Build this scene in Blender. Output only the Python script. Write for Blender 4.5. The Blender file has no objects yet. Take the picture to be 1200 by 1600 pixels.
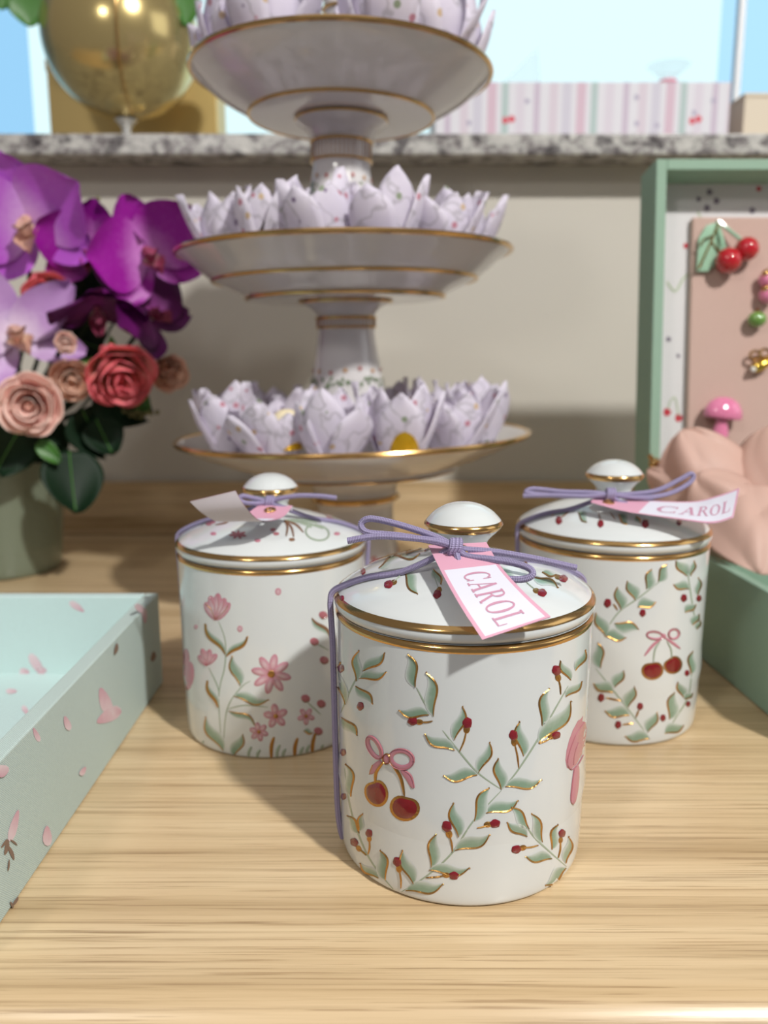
import bpy, math, random
from mathutils import Vector, Matrix
from mathutils.bvhtree import BVHTree
R = random.Random(7)
PI = math.pi
SC = bpy.context.scene
COL = SC.collection

# ------------------------------------------------------------------ camera
FPX, EYE, HORIZON = 1300.0, 0.189, 553.0          # focal length in pixels of the 1200x1600 frame
PITCH = math.atan((800 - HORIZON) / FPX)
cs, sn = math.cos(PITCH), math.sin(PITCH)
EYEP = Vector((0, 0, EYE))
cd = bpy.data.cameras.new('camera'); cam = bpy.data.objects.new('camera', cd); COL.objects.link(cam)
cam.location = EYEP; cam.rotation_euler = (PI / 2 - PITCH, 0, 0)
cd.sensor_fit = 'VERTICAL'; cd.sensor_height = 36; cd.sensor_width = 27
cd.lens = 36 * FPX / 1600; cd.clip_start = .01
cd.dof.use_dof = True; cd.dof.focus_distance = .285; cd.dof.aperture_fstop = 9.0
SC.camera = cam

def ray(px, py):
    a, b = (px - 600) / FPX, (800 - py) / FPX
    return Vector((a, cs + b * sn, -sn + b * cs))
def atY(px, py, Y):
    r = ray(px, py); return r * (Y / r.y) + EYEP
def atZ(px, py, z):
    r = ray(px, py); return r * ((z - EYE) / r.z) + EYEP

# ------------------------------------------------------------------ world, lights, exposure
SC.view_settings.view_transform = 'Standard'; SC.view_settings.look = 'None'
SC.view_settings.exposure = 0.0; SC.view_settings.gamma = 1; SC.view_settings.use_curve_mapping = False
W = bpy.data.worlds.new('daylight'); SC.world = W; W.use_nodes = True
nt = W.node_tree; bg = nt.nodes['Background']
tc = nt.nodes.new('ShaderNodeTexCoord'); sx = nt.nodes.new('ShaderNodeSeparateXYZ')
rp = nt.nodes.new('ShaderNodeValToRGB'); mp = nt.nodes.new('ShaderNodeMapRange')
nt.links.new(tc.outputs['Generated'], sx.inputs[0]); nt.links.new(sx.outputs['Y'], mp.inputs['Value'])
mp.inputs['From Min'].default_value = -1; mp.inputs['From Max'].default_value = 1
nt.links.new(mp.outputs[0], rp.inputs[0]); nt.links.new(rp.outputs[0], bg.inputs[0])
e = rp.color_ramp.elements
e[0].position = .80; e[0].color = (.20, .189, .19, 1)       # the room behind the camera
e[1].position = .89; e[1].color = (.84, 1.07, 1.12, 1)        # pale sky beyond the window
bg.inputs[1].default_value = 1.0

def lamp(name, loc, target, size, power, col=(1, 1, 1), shape='DISK', size_y=None):
    l = bpy.data.lights.new(name, 'AREA'); l.shape = shape; l.size = size; l.energy = power; l.color = col
    if size_y: l.size_y = size_y
    o = bpy.data.objects.new(name, l); COL.objects.link(o); o.location = loc
    o.rotation_euler = (Vector(target) - Vector(loc)).to_track_quat('-Z', 'Y').to_euler()
    return o
TGT = (0, .38, .06)
lamp('counter_spotlight', (.80, -.70, 1.45), TGT, .10, 34.5, (1, .985, .945))
lamp('second_fill_spotlight', (-.42, -.38, .82), TGT, .14, 2.0, (1, .965, .91))  # second spot, placed low at left as fill for the shaded wall
lamp('overhead_soft_fill', (-.1, -.35, 2.3), (0, .4, 0), 1.4, 2, (1, .98, .96), 'SQUARE')  # unseen soft overhead fill, added to raise the ambient light
lamp('side_soft_fill', (1.9, .2, .9), (0, .5, .1), 1.0, 3.2, (.95, .98, 1), 'SQUARE')  # soft fill added on the right so left sides fall off darker

# ------------------------------------------------------------------ materials
def lin(c):
    return tuple(((x / 255) / 12.92 if x / 255 <= .04045 else ((x / 255 + .055) / 1.055) ** 2.4) for x in c) + (1,)
def new_mat(name):
    m = bpy.data.materials.new(name); m.use_nodes = True
    return m, m.node_tree, m.node_tree.nodes['Principled BSDF']
def pm(name, col, rough=.5, metal=0, coat=0, bump=0, bscale=800, trans=0, sss=0, spec=.5, var=0, vscale=60):
    m, t, b = new_mat(name); c = lin(col)
    b.inputs['Base Color'].default_value = c; b.inputs['Roughness'].default_value = rough
    b.inputs['Metallic'].default_value = metal; b.inputs['Coat Weight'].default_value = coat
    b.inputs['Coat Roughness'].default_value = .05; b.inputs['Specular IOR Level'].default_value = spec
    b.inputs['Transmission Weight'].default_value = trans
    if sss: b.inputs['Subsurface Weight'].default_value = sss; b.inputs['Subsurface Radius'].default_value = (.004, .003, .003)
    if bump or var:
        tcn = t.nodes.new('ShaderNodeTexCoord')
    if bump:
        n = t.nodes.new('ShaderNodeTexNoise'); n.inputs['Scale'].default_value = bscale
        t.links.new(tcn.outputs['Object'], n.inputs['Vector'])
        bp = t.nodes.new('ShaderNodeBump'); bp.inputs['Strength'].default_value = bump; bp.inputs['Distance'].default_value = .001
        t.links.new(n.outputs[0], bp.inputs['Height']); t.links.new(bp.outputs[0], b.inputs['Normal'])
    if var:
        n = t.nodes.new('ShaderNodeTexNoise'); n.inputs['Scale'].default_value = vscale; n.inputs['Detail'].default_value = 4
        t.links.new(tcn.outputs['Object'], n.inputs['Vector'])
        h = t.nodes.new('ShaderNodeMixRGB'); h.inputs[1].default_value = tuple(x * (1 - var) for x in c[:3]) + (1,)
        h.inputs[2].default_value = tuple(min(1, x * (1 + var)) for x in c[:3]) + (1,)
        t.links.new(n.outputs[0], h.inputs[0]); t.links.new(h.outputs[0], b.inputs['Base Color'])
    return m
def wash(name, ca, cb, rough=.4, coat=0, sss=0, veins=0, trans=0):
    """paint or petal that runs from colour ca (wash 0) to cb (wash 1)"""
    m, t, b = new_mat(name)
    a = t.nodes.new('ShaderNodeAttribute'); a.attribute_name = 'wash'
    n = t.nodes.new('ShaderNodeTexNoise'); n.inputs['Scale'].default_value = 300
    tcn = t.nodes.new('ShaderNodeTexCoord'); t.links.new(tcn.outputs['Object'], n.inputs['Vector'])
    ad = t.nodes.new('ShaderNodeMath'); ad.operation = 'MULTIPLY_ADD'; ad.inputs[1].default_value = .35; ad.inputs[2].default_value = -.17
    t.links.new(n.outputs[0], ad.inputs[0])
    s = t.nodes.new('ShaderNodeMath'); s.operation = 'ADD'; s.use_clamp = True
    t.links.new(a.outputs['Fac'], s.inputs[0]); t.links.new(ad.outputs[0], s.inputs[1])
    x = t.nodes.new('ShaderNodeMixRGB'); x.inputs[1].default_value = lin(ca); x.inputs[2].default_value = lin(cb)
    t.links.new(s.outputs[0], x.inputs[0]); t.links.new(x.outputs[0], b.inputs['Base Color'])
    b.inputs['Roughness'].default_value = rough; b.inputs['Coat Weight'].default_value = coat; b.inputs['Coat Roughness'].default_value = .05
    if sss: b.inputs['Subsurface Weight'].default_value = sss; b.inputs['Subsurface Radius'].default_value = (.004, .003, .003)
    return m
def ramp(t, stops):
    r = t.nodes.new('ShaderNodeValToRGB'); el = r.color_ramp.elements
    while len(el) < len(stops): el.new(.5)
    for k, (p, c) in enumerate(stops): el[k].position = p; el[k].color = c if len(c) == 4 else lin(c)
    return r
def noise(t, vec, scale, detail=4, rough=.5):
    n = t.nodes.new('ShaderNodeTexNoise'); n.inputs['Scale'].default_value = scale; n.inputs['Detail'].default_value = detail
    n.inputs['Roughness'].default_value = rough; t.links.new(vec, n.inputs['Vector']); return n.outputs[0]
def mapping(t, scale, out='Object'):
    tcn = t.nodes.new('ShaderNodeTexCoord'); m = t.nodes.new('ShaderNodeMapping'); m.inputs['Scale'].default_value = scale
    t.links.new(tcn.outputs[out], m.inputs[0]); return m.outputs[0]
def mixc(t, a, b, fac, mode='MIX'):
    x = t.nodes.new('ShaderNodeMixRGB'); x.blend_type = mode
    for k, v in ((1, a), (2, b), (0, fac)):
        if hasattr(v, 'is_linked'): t.links.new(v, x.inputs[k])
        else: x.inputs[k].default_value = v
    return x.outputs[0]
def bump(t, b, h, s, d=.001):
    bp = t.nodes.new('ShaderNodeBump'); bp.inputs['Strength'].default_value = s; bp.inputs['Distance'].default_value = d
    t.links.new(h, bp.inputs['Height']); t.links.new(bp.outputs[0], b.inputs['Normal'])

def oak_mat(name):
    m, t, b = new_mat(name)
    fine = noise(t, mapping(t, (5, 430, 430)), 1, 6, .68)
    broad = noise(t, mapping(t, (1.6, 60, 60)), 1, 3)
    tone = ramp(t, [(.28, (192, 164, 124)), (.5, (217, 190, 150)), (.72, (228, 204, 166))]); t.links.new(broad, tone.inputs[0])
    lines = ramp(t, [(.36, (.47, .40, .33, 1)), (.46, (.86, .84, .80, 1)), (.56, (1, 1, 1, 1))]); t.links.new(fine, lines.inputs[0])
    pores = ramp(t, [(.34, (.60, .53, .46, 1)), (.42, (1, 1, 1, 1))]); t.links.new(noise(t, mapping(t, (16, 1150, 1150)), 1, 3), pores.inputs[0])
    c = mixc(t, tone.outputs[0], lines.outputs[0], .62, 'MULTIPLY'); c = mixc(t, c, pores.outputs[0], .75, 'MULTIPLY')
    t.links.new(c, b.inputs['Base Color']); b.inputs['Roughness'].default_value = .33
    b.inputs['Specular IOR Level'].default_value = .4; b.inputs['Coat Weight'].default_value = .35; b.inputs['Coat Roughness'].default_value = .24
    bump(t, b, fine, .22, .0006); return m
def granite_mat():
    m, t, b = new_mat('granite')
    r = ramp(t, [(.30, (52, 48, 52)), (.42, (128, 122, 122)), (.52, (182, 180, 176)), (.7, (212, 210, 204))])
    t.links.new(noise(t, mapping(t, (1, 1.6, 1.6)), 75, 8, .7), r.inputs[0])
    s = ramp(t, [(.36, (.14, .12, .14, 1)), (.44, (1, 1, 1, 1))]); t.links.new(noise(t, mapping(t, (1, 1, 1)), 48, 3), s.inputs[0])
    t.links.new(mixc(t, r.outputs[0], s.outputs[0], .8, 'MULTIPLY'), b.inputs['Base Color'])
    b.inputs['Roughness'].default_value = .25; return m
def fabric_mat(name, col, scale=1500, strength=.5, angle=.9):
    m, t, b = new_mat(name)
    v = mapping(t, (1, 1, 1)); h = None
    w1 = t.nodes.new('ShaderNodeTexWave'); w1.inputs['Scale'].default_value = scale / 6; w1.bands_direction = 'DIAGONAL'; w1.inputs['Distortion'].default_value = 1.2
    w1.inputs['Detail'].default_value = 1
    t.links.new(v, w1.inputs['Vector'])
    c = lin(col)
    x = mixc(t, tuple(k * .88 for k in c[:3]) + (1,), tuple(min(1, k * 1.12) for k in c[:3]) + (1,), w1.outputs['Fac'])
    x2 = mixc(t, x, (.90, .90, .90, 1), noise(t, v, 900, 2), 'MULTIPLY')
    t.links.new(x2, b.inputs['Base Color']); b.inputs['Roughness'].default_value = .8; b.inputs['Specular IOR Level'].default_value = .25
    bump(t, b, w1.outputs['Fac'], strength, .0005); return m
def cord_mat():
    m, t, b = new_mat('lilac_braided_cord')
    tcn = t.nodes.new('ShaderNodeTexCoord'); hs = []
    for sgn in (1, -1):
        mp_ = t.nodes.new('ShaderNodeMapping'); mp_.inputs['Scale'].default_value = (900, 3 * sgn, 1)
        t.links.new(tcn.outputs['UV'], mp_.inputs[0])
        sp = t.nodes.new('ShaderNodeSeparateXYZ'); t.links.new(mp_.outputs[0], sp.inputs[0])
        a = t.nodes.new('ShaderNodeMath'); a.operation = 'ADD'; t.links.new(sp.outputs[0], a.inputs[0]); t.links.new(sp.outputs[1], a.inputs[1])
        w = t.nodes.new('ShaderNodeMath'); w.operation = 'MULTIPLY'; w.inputs[1].default_value = 2 * PI; t.links.new(a.outputs[0], w.inputs[0])
        s = t.nodes.new('ShaderNodeMath'); s.operation = 'SINE'; t.links.new(w.outputs[0], s.inputs[0]); hs.append(s.outputs[0])
    mx = t.nodes.new('ShaderNodeMath'); mx.operation = 'MULTIPLY'; t.links.new(hs[0], mx.inputs[0]); t.links.new(hs[1], mx.inputs[1])
    mr = t.nodes.new('ShaderNodeMapRange'); mr.inputs['From Min'].default_value = -1; t.links.new(mx.outputs[0], mr.inputs[0])
    t.links.new(mixc(t, lin((124, 114, 150)), lin((170, 161, 196)), mr.outputs[0]), b.inputs['Base Color'])
    b.inputs['Roughness'].default_value = .55; bump(t, b, mr.outputs[0], .6, .0005); return m
def paper_mat():
    m, t, b = new_mat('lilac_printed_paper')
    v = mapping(t, (1, 1, 1))
    base = mixc(t, lin((228, 220, 238)), lin((246, 241, 248)), noise(t, v, 60, 3))
    vo = t.nodes.new('ShaderNodeTexVoronoi'); vo.inputs['Scale'].default_value = 120; t.links.new(v, vo.inputs['Vector'])
    dot = ramp(t, [(.0, (1, 1, 1, 1)), (.20, (1, 1, 1, 1)), (.26, (0, 0, 0, 1))]); t.links.new(vo.outputs['Distance'], dot.inputs[0])
    hue = ramp(t, [(.0, (212, 150, 166)), (.35, (160, 172, 146)), (.55, (222, 196, 160)), (.8, (150, 130, 164))]); hue.color_ramp.interpolation = 'CONSTANT'
    sp = t.nodes.new('ShaderNodeSeparateXYZ'); t.links.new(vo.outputs['Color'], sp.inputs[0]); t.links.new(sp.outputs[0], hue.inputs[0])
    keep = t.nodes.new('ShaderNodeMath'); keep.operation = 'GREATER_THAN'; keep.inputs[1].default_value = .45; t.links.new(sp.outputs[1], keep.inputs[0])
    f = t.nodes.new('ShaderNodeMath'); f.operation = 'MULTIPLY'; t.links.new(dot.outputs[0], f.inputs[0]); t.links.new(keep.outputs[0], f.inputs[1])
    vine = ramp(t, [(.47, (0, 0, 0, 1)), (.5, (.55, .55, .55, 1)), (.53, (0, 0, 0, 1))]); t.links.new(noise(t, v, 55, 2), vine.inputs[0])
    c = mixc(t, base, lin((170, 164, 170)), vine.outputs[0]); c = mixc(t, c, hue.outputs[0], f.outputs[0])
    t.links.new(c, b.inputs['Base Color']); b.inputs['Roughness'].default_value = .7
    tr = t.nodes.new('ShaderNodeBsdfTranslucent'); t.links.new(c, tr.inputs[0])
    ms = t.nodes.new('ShaderNodeMixShader'); ms.inputs[0].default_value = .3
    t.links.new(b.outputs[0], ms.inputs[1]); t.links.new(tr.outputs[0], ms.inputs[2])
    t.links.new(ms.outputs[0], t.nodes['Material Output'].inputs[0]); return m
def stripe_mat():
    m, t, b = new_mat('striped_card')
    v = mapping(t, (1, 0, 0)); sp = t.nodes.new('ShaderNodeSeparateXYZ'); t.links.new(v, sp.inputs[0])
    fr = t.nodes.new('ShaderNodeMath'); fr.operation = 'MULTIPLY'; fr.inputs[1].default_value = 10.5; t.links.new(sp.outputs[0], fr.inputs[0])
    f2 = t.nodes.new('ShaderNodeMath'); f2.operation = 'FRACT'; t.links.new(fr.outputs[0], f2.inputs[0])
    wht = (222, 220, 226)
    r = ramp(t, [(0, wht), (.10, (200, 186, 202)), (.17, wht), (.27, (214, 202, 212)), (.37, wht), (.42, (206, 202, 214)), (.52, wht), (.58, (212, 184, 198)), (.68, wht), (.74, (178, 196, 194)), (.82, wht), (.9, (216, 208, 218))])
    r.color_ramp.interpolation = 'CONSTANT'; t.links.new(f2.outputs[0], r.inputs[0]); t.links.new(r.outputs[0], b.inputs['Base Color'])
    b.inputs['Roughness'].default_value = .6; return m
def glass_mat(name, tint):
    m = bpy.data.materials.new(name); m.use_nodes = True; t = m.node_tree
    for n in list(t.nodes):
        if n.type == 'BSDF_PRINCIPLED': t.nodes.remove(n)
    a = t.nodes.new('ShaderNodeBsdfTransparent'); a.inputs[0].default_value = tuple(tint) + (1,); g = t.nodes.new('ShaderNodeBsdfGlossy'); g.inputs['Roughness'].default_value = .02
    x = t.nodes.new('ShaderNodeMixShader'); x.inputs[0].default_value = 0.0
    t.links.new(a.outputs[0], x.inputs[1]); t.links.new(g.outputs[0], x.inputs[2]); t.links.new(x.outputs[0], t.nodes['Material Output'].inputs[0]); return m

PORC = pm('white_glazed_porcelain', (214, 218, 218), .12, coat=.5, sss=.0)
PORCI = pm('ivory_glazed_porcelain', (214, 210, 210), .14, coat=.4)
GOLD = pm('gold_lustre', (212, 172, 112), .18, metal=1)
GOLDP = pm('painted_gold', (186, 140, 78), .3, metal=.9, bump=.25, bscale=900)
GREEN = wash('sage_brush_wash', (214, 218, 217), (130, 156, 134), .13, .5)
STEMG = wash('pale_stem_paint', (210, 216, 208), (156, 170, 150), .13, .5)
BERRY = pm('berry_red_paint', (126, 26, 38), .14, coat=.5, var=.3, vscale=500)
CHERRY = pm('cherry_red_paint', (122, 13, 20), .1, coat=.8, var=.2, vscale=300)
PINKP = wash('pink_brush_wash', (212, 186, 192), (192, 126, 142), .14, .5)
PINKD = pm('dusty_pink_line', (170, 104, 112), .2, coat=.4)
BROWNP = pm('umber_line', (128, 92, 66), .2, coat=.4)
PAINT = [PORC, GREEN, GOLDP, BERRY, CHERRY, PINKP, PINKD, STEMG, BROWNP]   # 0..8
CORD = cord_mat()
CUT = pm('pale_cord_end', (214, 206, 220), .8)
TAGW = pm('white_tag_card', (224, 223, 235), .55)
TAGB = pm('tag_back', (226, 218, 226), .6)
TAGP = pm('pink_tag_print', (220, 164, 186), .55)
TAGL = pm('rose_lettering', (200, 146, 170), .55)
OAK = oak_mat('light_oak_laminate'); OAKD = oak_mat('oak_upstand_laminate')
WALLM = pm('cream_wall_paint', (206, 201, 191), .75, bump=.08, bscale=300)
GRAN = granite_mat()
FABA = fabric_mat('aqua_fabric', (196, 213, 208), 4200, .35); FABI = fabric_mat('aqua_lining', (206, 228, 226), 4200, .1)
FABG = fabric_mat('green_book_cloth', (150, 178, 158), 4200, .25)
FABW = fabric_mat('white_printed_lining', (220, 217, 218), 4200, .1)
FABP = fabric_mat('pink_pad_cloth', (202, 172, 161), 4200, .2)
PAPER = paper_mat()
LEAFD = pm('dark_green_leaf', (20, 42, 25), .5, spec=.2, var=.3, vscale=40)
LEAFL = pm('fresh_green_leaf', (70, 120, 50), .4, var=.3, vscale=40)
TWIG = pm('olive_twig', (120, 118, 78), .6)

# ------------------------------------------------------------------ mesh helpers
class MB:
    def __init__(s): s.v, s.f, s.m, s.uv, s.w = [], [], [], [], []
    def add(s, vs, fs, mat=0, uv=None, w=None):
        o = len(s.v); s.v += [Vector(p) for p in vs]
        s.f += [tuple(o + i for i in f) for f in fs]; s.m += [mat] * len(fs)
        s.uv += uv if uv else [(0, 0)] * len(vs); s.w += w if w else [1.0] * len(vs)
    def grid(s, rows, mat=0, uv=None, w=None):
        n = len(rows[0]); vs = [p for r in rows for p in r]
        fs = [(i * n + j, i * n + j + 1, (i + 1) * n + j + 1, (i + 1) * n + j) for i in range(len(rows) - 1) for j in range(n - 1)]
        s.add(vs, fs, mat, uv, w)
    def box(s, x0, x1, y0, y1, z0, z1, mat=0, M=None):
        vs = [Vector((x, y, z)) for z in (z0, z1) for y in (y0, y1) for x in (x0, x1)]
        if M: vs = [M @ p for p in vs]
        s.add(vs, [(0, 2, 3, 1), (4, 5, 7, 6), (0, 1, 5, 4), (2, 6, 7, 3), (0, 4, 6, 2), (1, 3, 7, 5)], mat)
    def lathe(s, prof, n=96, mat=0, mats=None, c=(0, 0, 0), M=None):
        c = Vector(c); o = []
        for r, z in prof:
            o.append([c + Vector((r * math.cos(2 * PI * k / n), r * math.sin(2 * PI * k / n), z)) for k in range(n)])
        vs = [(M @ p if M else p) for row in o for p in row]; base = len(s.v)
        fs = []; ms = []
        for i in range(len(prof) - 1):
            for k in range(n):
                fs.append((i * n + k, i * n + (k + 1) % n, (i + 1) * n + (k + 1) % n, (i + 1) * n + k)); ms.append(mats[i] if mats else mat)
        s.add(vs, fs, mat); s.m[-len(fs):] = ms
    def tube(s, pts, r, n=10, mat=0, cap=True, capmat=None, closed=False):
        pts = [Vector(p) for p in pts]; N = len(pts); rows = []; uv = []; L = 0
        up = None
        for i, p in enumerate(pts):
            a, b = (pts[(i - 1) % N], pts[(i + 1) % N]) if closed else (pts[max(0, i - 1)], pts[min(N - 1, i + 1)])
            d = (b - a).normalized()
            if up is None: up = d.orthogonal().normalized()
            up = (up - d * up.dot(d)).normalized(); sd = d.cross(up)
            rr = r[i] if isinstance(r, (list, tuple)) else r
            if i: L += (p - pts[i - 1]).length
            rows.append([p + (up * math.cos(2 * PI * k / n) + sd * math.sin(2 * PI * k / n)) * rr for k in range(n + 1)])
            uv += [(L, k / n) for k in range(n + 1)]
        if closed: rows.append(rows[0]); uv += [(L, k / n) for k in range(n + 1)]
        s.grid(rows, mat, uv)
        if cap and not closed:
            for row, flip in ((rows[0], 1), (rows[-1], 0)):
                s.add(row[:n], [tuple(range(n))[::-1] if flip else tuple(range(n))], mat if capmat is None else capmat)
    def ball(s, c, rx, ry=None, rz=None, n=20, mat=0, M=None):
        ry = ry or rx; rz = rz or rx; c = Vector(c); prof = []
        rows = []
        for i in range(n // 2 + 1):
            a = PI * i / (n // 2)
            rows.append([Vector((rx * math.sin(a) * math.cos(2 * PI * k / n), ry * math.sin(a) * math.sin(2 * PI * k / n), -rz * math.cos(a))) for k in range(n + 1)])
        rows = [[c + (M @ p if M else p) for p in r] for r in rows]
        s.grid(rows, mat)
    def build(s, name, mats, parent=None, origin=None, smooth=True, bevel=0, solid=0, sub=0, angle=35):
        me = bpy.data.meshes.new(name); o0 = Vector(origin) if origin is not None else Vector()
        me.from_pydata([tuple(p - o0) for p in s.v], [], s.f)
        for m in (mats if isinstance(mats, list) else [mats]): me.materials.append(m)
        me.polygons.foreach_set('material_index', s.m)
        u = me.uv_layers.new(name='UVMap'); lv = [l.vertex_index for l in me.loops]
        u.data.foreach_set('uv', [x for i in lv for x in s.uv[i]])
        at = me.attributes.new('wash', 'FLOAT', 'POINT'); at.data.foreach_set('value', s.w)
        me.polygons.foreach_set('use_smooth', [smooth] * len(me.polygons)); me.update(); me.validate()
        if smooth: me.set_sharp_from_angle(angle=math.radians(angle))
        o = bpy.data.objects.new(name, me); COL.objects.link(o)
        if parent is not None: o.parent = parent
        elif origin is not None: o.location = o0
        if solid:
            md = o.modifiers.new('thick', 'SOLIDIFY'); md.thickness = solid; md.offset = 0
        if bevel:
            md = o.modifiers.new('bev', 'BEVEL'); md.width = bevel; md.segments = 3; md.limit_method = 'ANGLE'
        if sub:
            md = o.modifiers.new('sub', 'SUBSURF'); md.levels = sub; md.render_levels = sub
        return o
def tag(o, label=None, cat=None, group=None, kind=None):
    for k, v in (('label', label), ('category', cat), ('group', group), ('kind', kind)):
        if v: o[k] = v
    return o
def thing(name, label, cat, loc=(0, 0, 0), group=None, rot=None):
    o = bpy.data.objects.new(name, None); COL.objects.link(o); o.location = loc; o.empty_display_size = .02
    if rot: o.rotation_euler = rot
    return tag(o, label, cat, group)
def crom(P, n=10):
    P = [Vector(p) for p in P]; out = []
    for i in range(len(P) - 1):
        a, b, c, d = P[max(0, i - 1)], P[i], P[i + 1], P[min(len(P) - 1, i + 2)]
        for k in range(n):
            t = k / n
            out.append(.5 * (2 * b + (c - a) * t + (2 * a - 5 * b + 4 * c - d) * t * t + (3 * b - a - 3 * c + d) * t ** 3))
    out.append(P[-1]); return out
def lerp(a, b, t): return a + (b - a) * t

# ------------------------------------------------------------------ the setting
WY = .875
mb = MB(); mb.box(-1.6, 1.6, WY, WY + .30, -.75, .3725)
tag(mb.build('wall_back', WALLM, smooth=False), 'cream painted wall below the granite window sill', 'wall', kind='structure')
mb = MB(); mb.box(-1.6, 1.6, .83, 1.20, .3727, .3917)
tag(mb.build('trim_1', GRAN, smooth=False, bevel=.002), 'speckled grey granite window sill', 'sill', kind='structure')
mb = MB(); mb.box(-1.6, 1.6, -1.2, 1.2, -.77, -.75)
tag(mb.build('floor', pm('grey_floor', (150, 144, 138), .5)), 'plain floor under the counter', 'floor', kind='structure')
# window: frame bars, one glass pane between each pair
win = tag(bpy.data.objects.new('window_1', None), 'bright window behind the sill', 'window', kind='structure'); COL.objects.link(win)
FR = pm('white_window_frame', (240, 243, 246), .4)
def pane_x(px): return atY(px, 100, 1.13).x
for k, x in enumerate((-1.5, pane_x(1152), 1.5)):
    b_ = MB(); wd = .004 if k == 1 else .03
    b_.box(x - wd, x + wd, 1.124, 1.136, .3917, 1.3); b_.build('window_mullion', FR, win, smooth=False, bevel=.001)
for z0, z1 in ((.3917, .399), (1.26, 1.3)):
    b_ = MB(); b_.box(-1.5, 1.5, 1.105, 1.155, z0, z1); b_.build('window_rail', FR, win, smooth=False)
GL = glass_mat('clear_window_glass', (.98, 1, 1)); GLB = glass_mat('blue_tinted_window_glass', (.64, .79, .93)); GLP = glass_mat('pale_tinted_window_glass', (.76, .88, .98))
for x0, x1, g, y in ((-1.5, pane_x(46), GLB, 1.128), (pane_x(46) + .0005, pane_x(1122), GL, 1.1285), (pane_x(1122) + .0005, pane_x(1152), GLP, 1.128), (pane_x(1152) + .004, 1.5, GLP, 1.128)):
    b_ = MB(); b_.box(x0, x1, y, y + .004, .39, 1.28); b_.build('window_pane', g, win, smooth=False)
# counter
ct = thing('countertop', 'light oak laminate counter carrying the jars and boxes', 'counter', (0, .5, 0))
mb = MB(); fy = .2095; rr = .016
prof = [(WY - .0015, -.04), (WY - .0015, 0)] + [(y, 0) for y in (.6, .4, .3)]
prof += [(fy + rr - rr * math.sin(a), -rr + rr * math.cos(a)) for a in [PI / 2 * k / 10 for k in range(11)]] + [(fy, -.04)]
mb.grid([[Vector((x, y, z)) for (y, z) in prof] for x in [-1.4 + 2.8 * k / 14 for k in range(15)]])
mb.build('worktop', OAK, ct, origin=(0, .5, 0), angle=60)
mb = MB(); mb.box(-1.4, 1.4, WY - .012, WY - .0015, .0004, .057); mb.build('upstand', OAKD, ct, origin=(0, .5, 0), smooth=False, bevel=.0015)
mb = MB(); mb.box(-1.35, 1.35, .24, WY - .002, -.7495, -.041); mb.build('cabinet_base', OAKD, ct, origin=(0, .5, 0), smooth=False)

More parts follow.
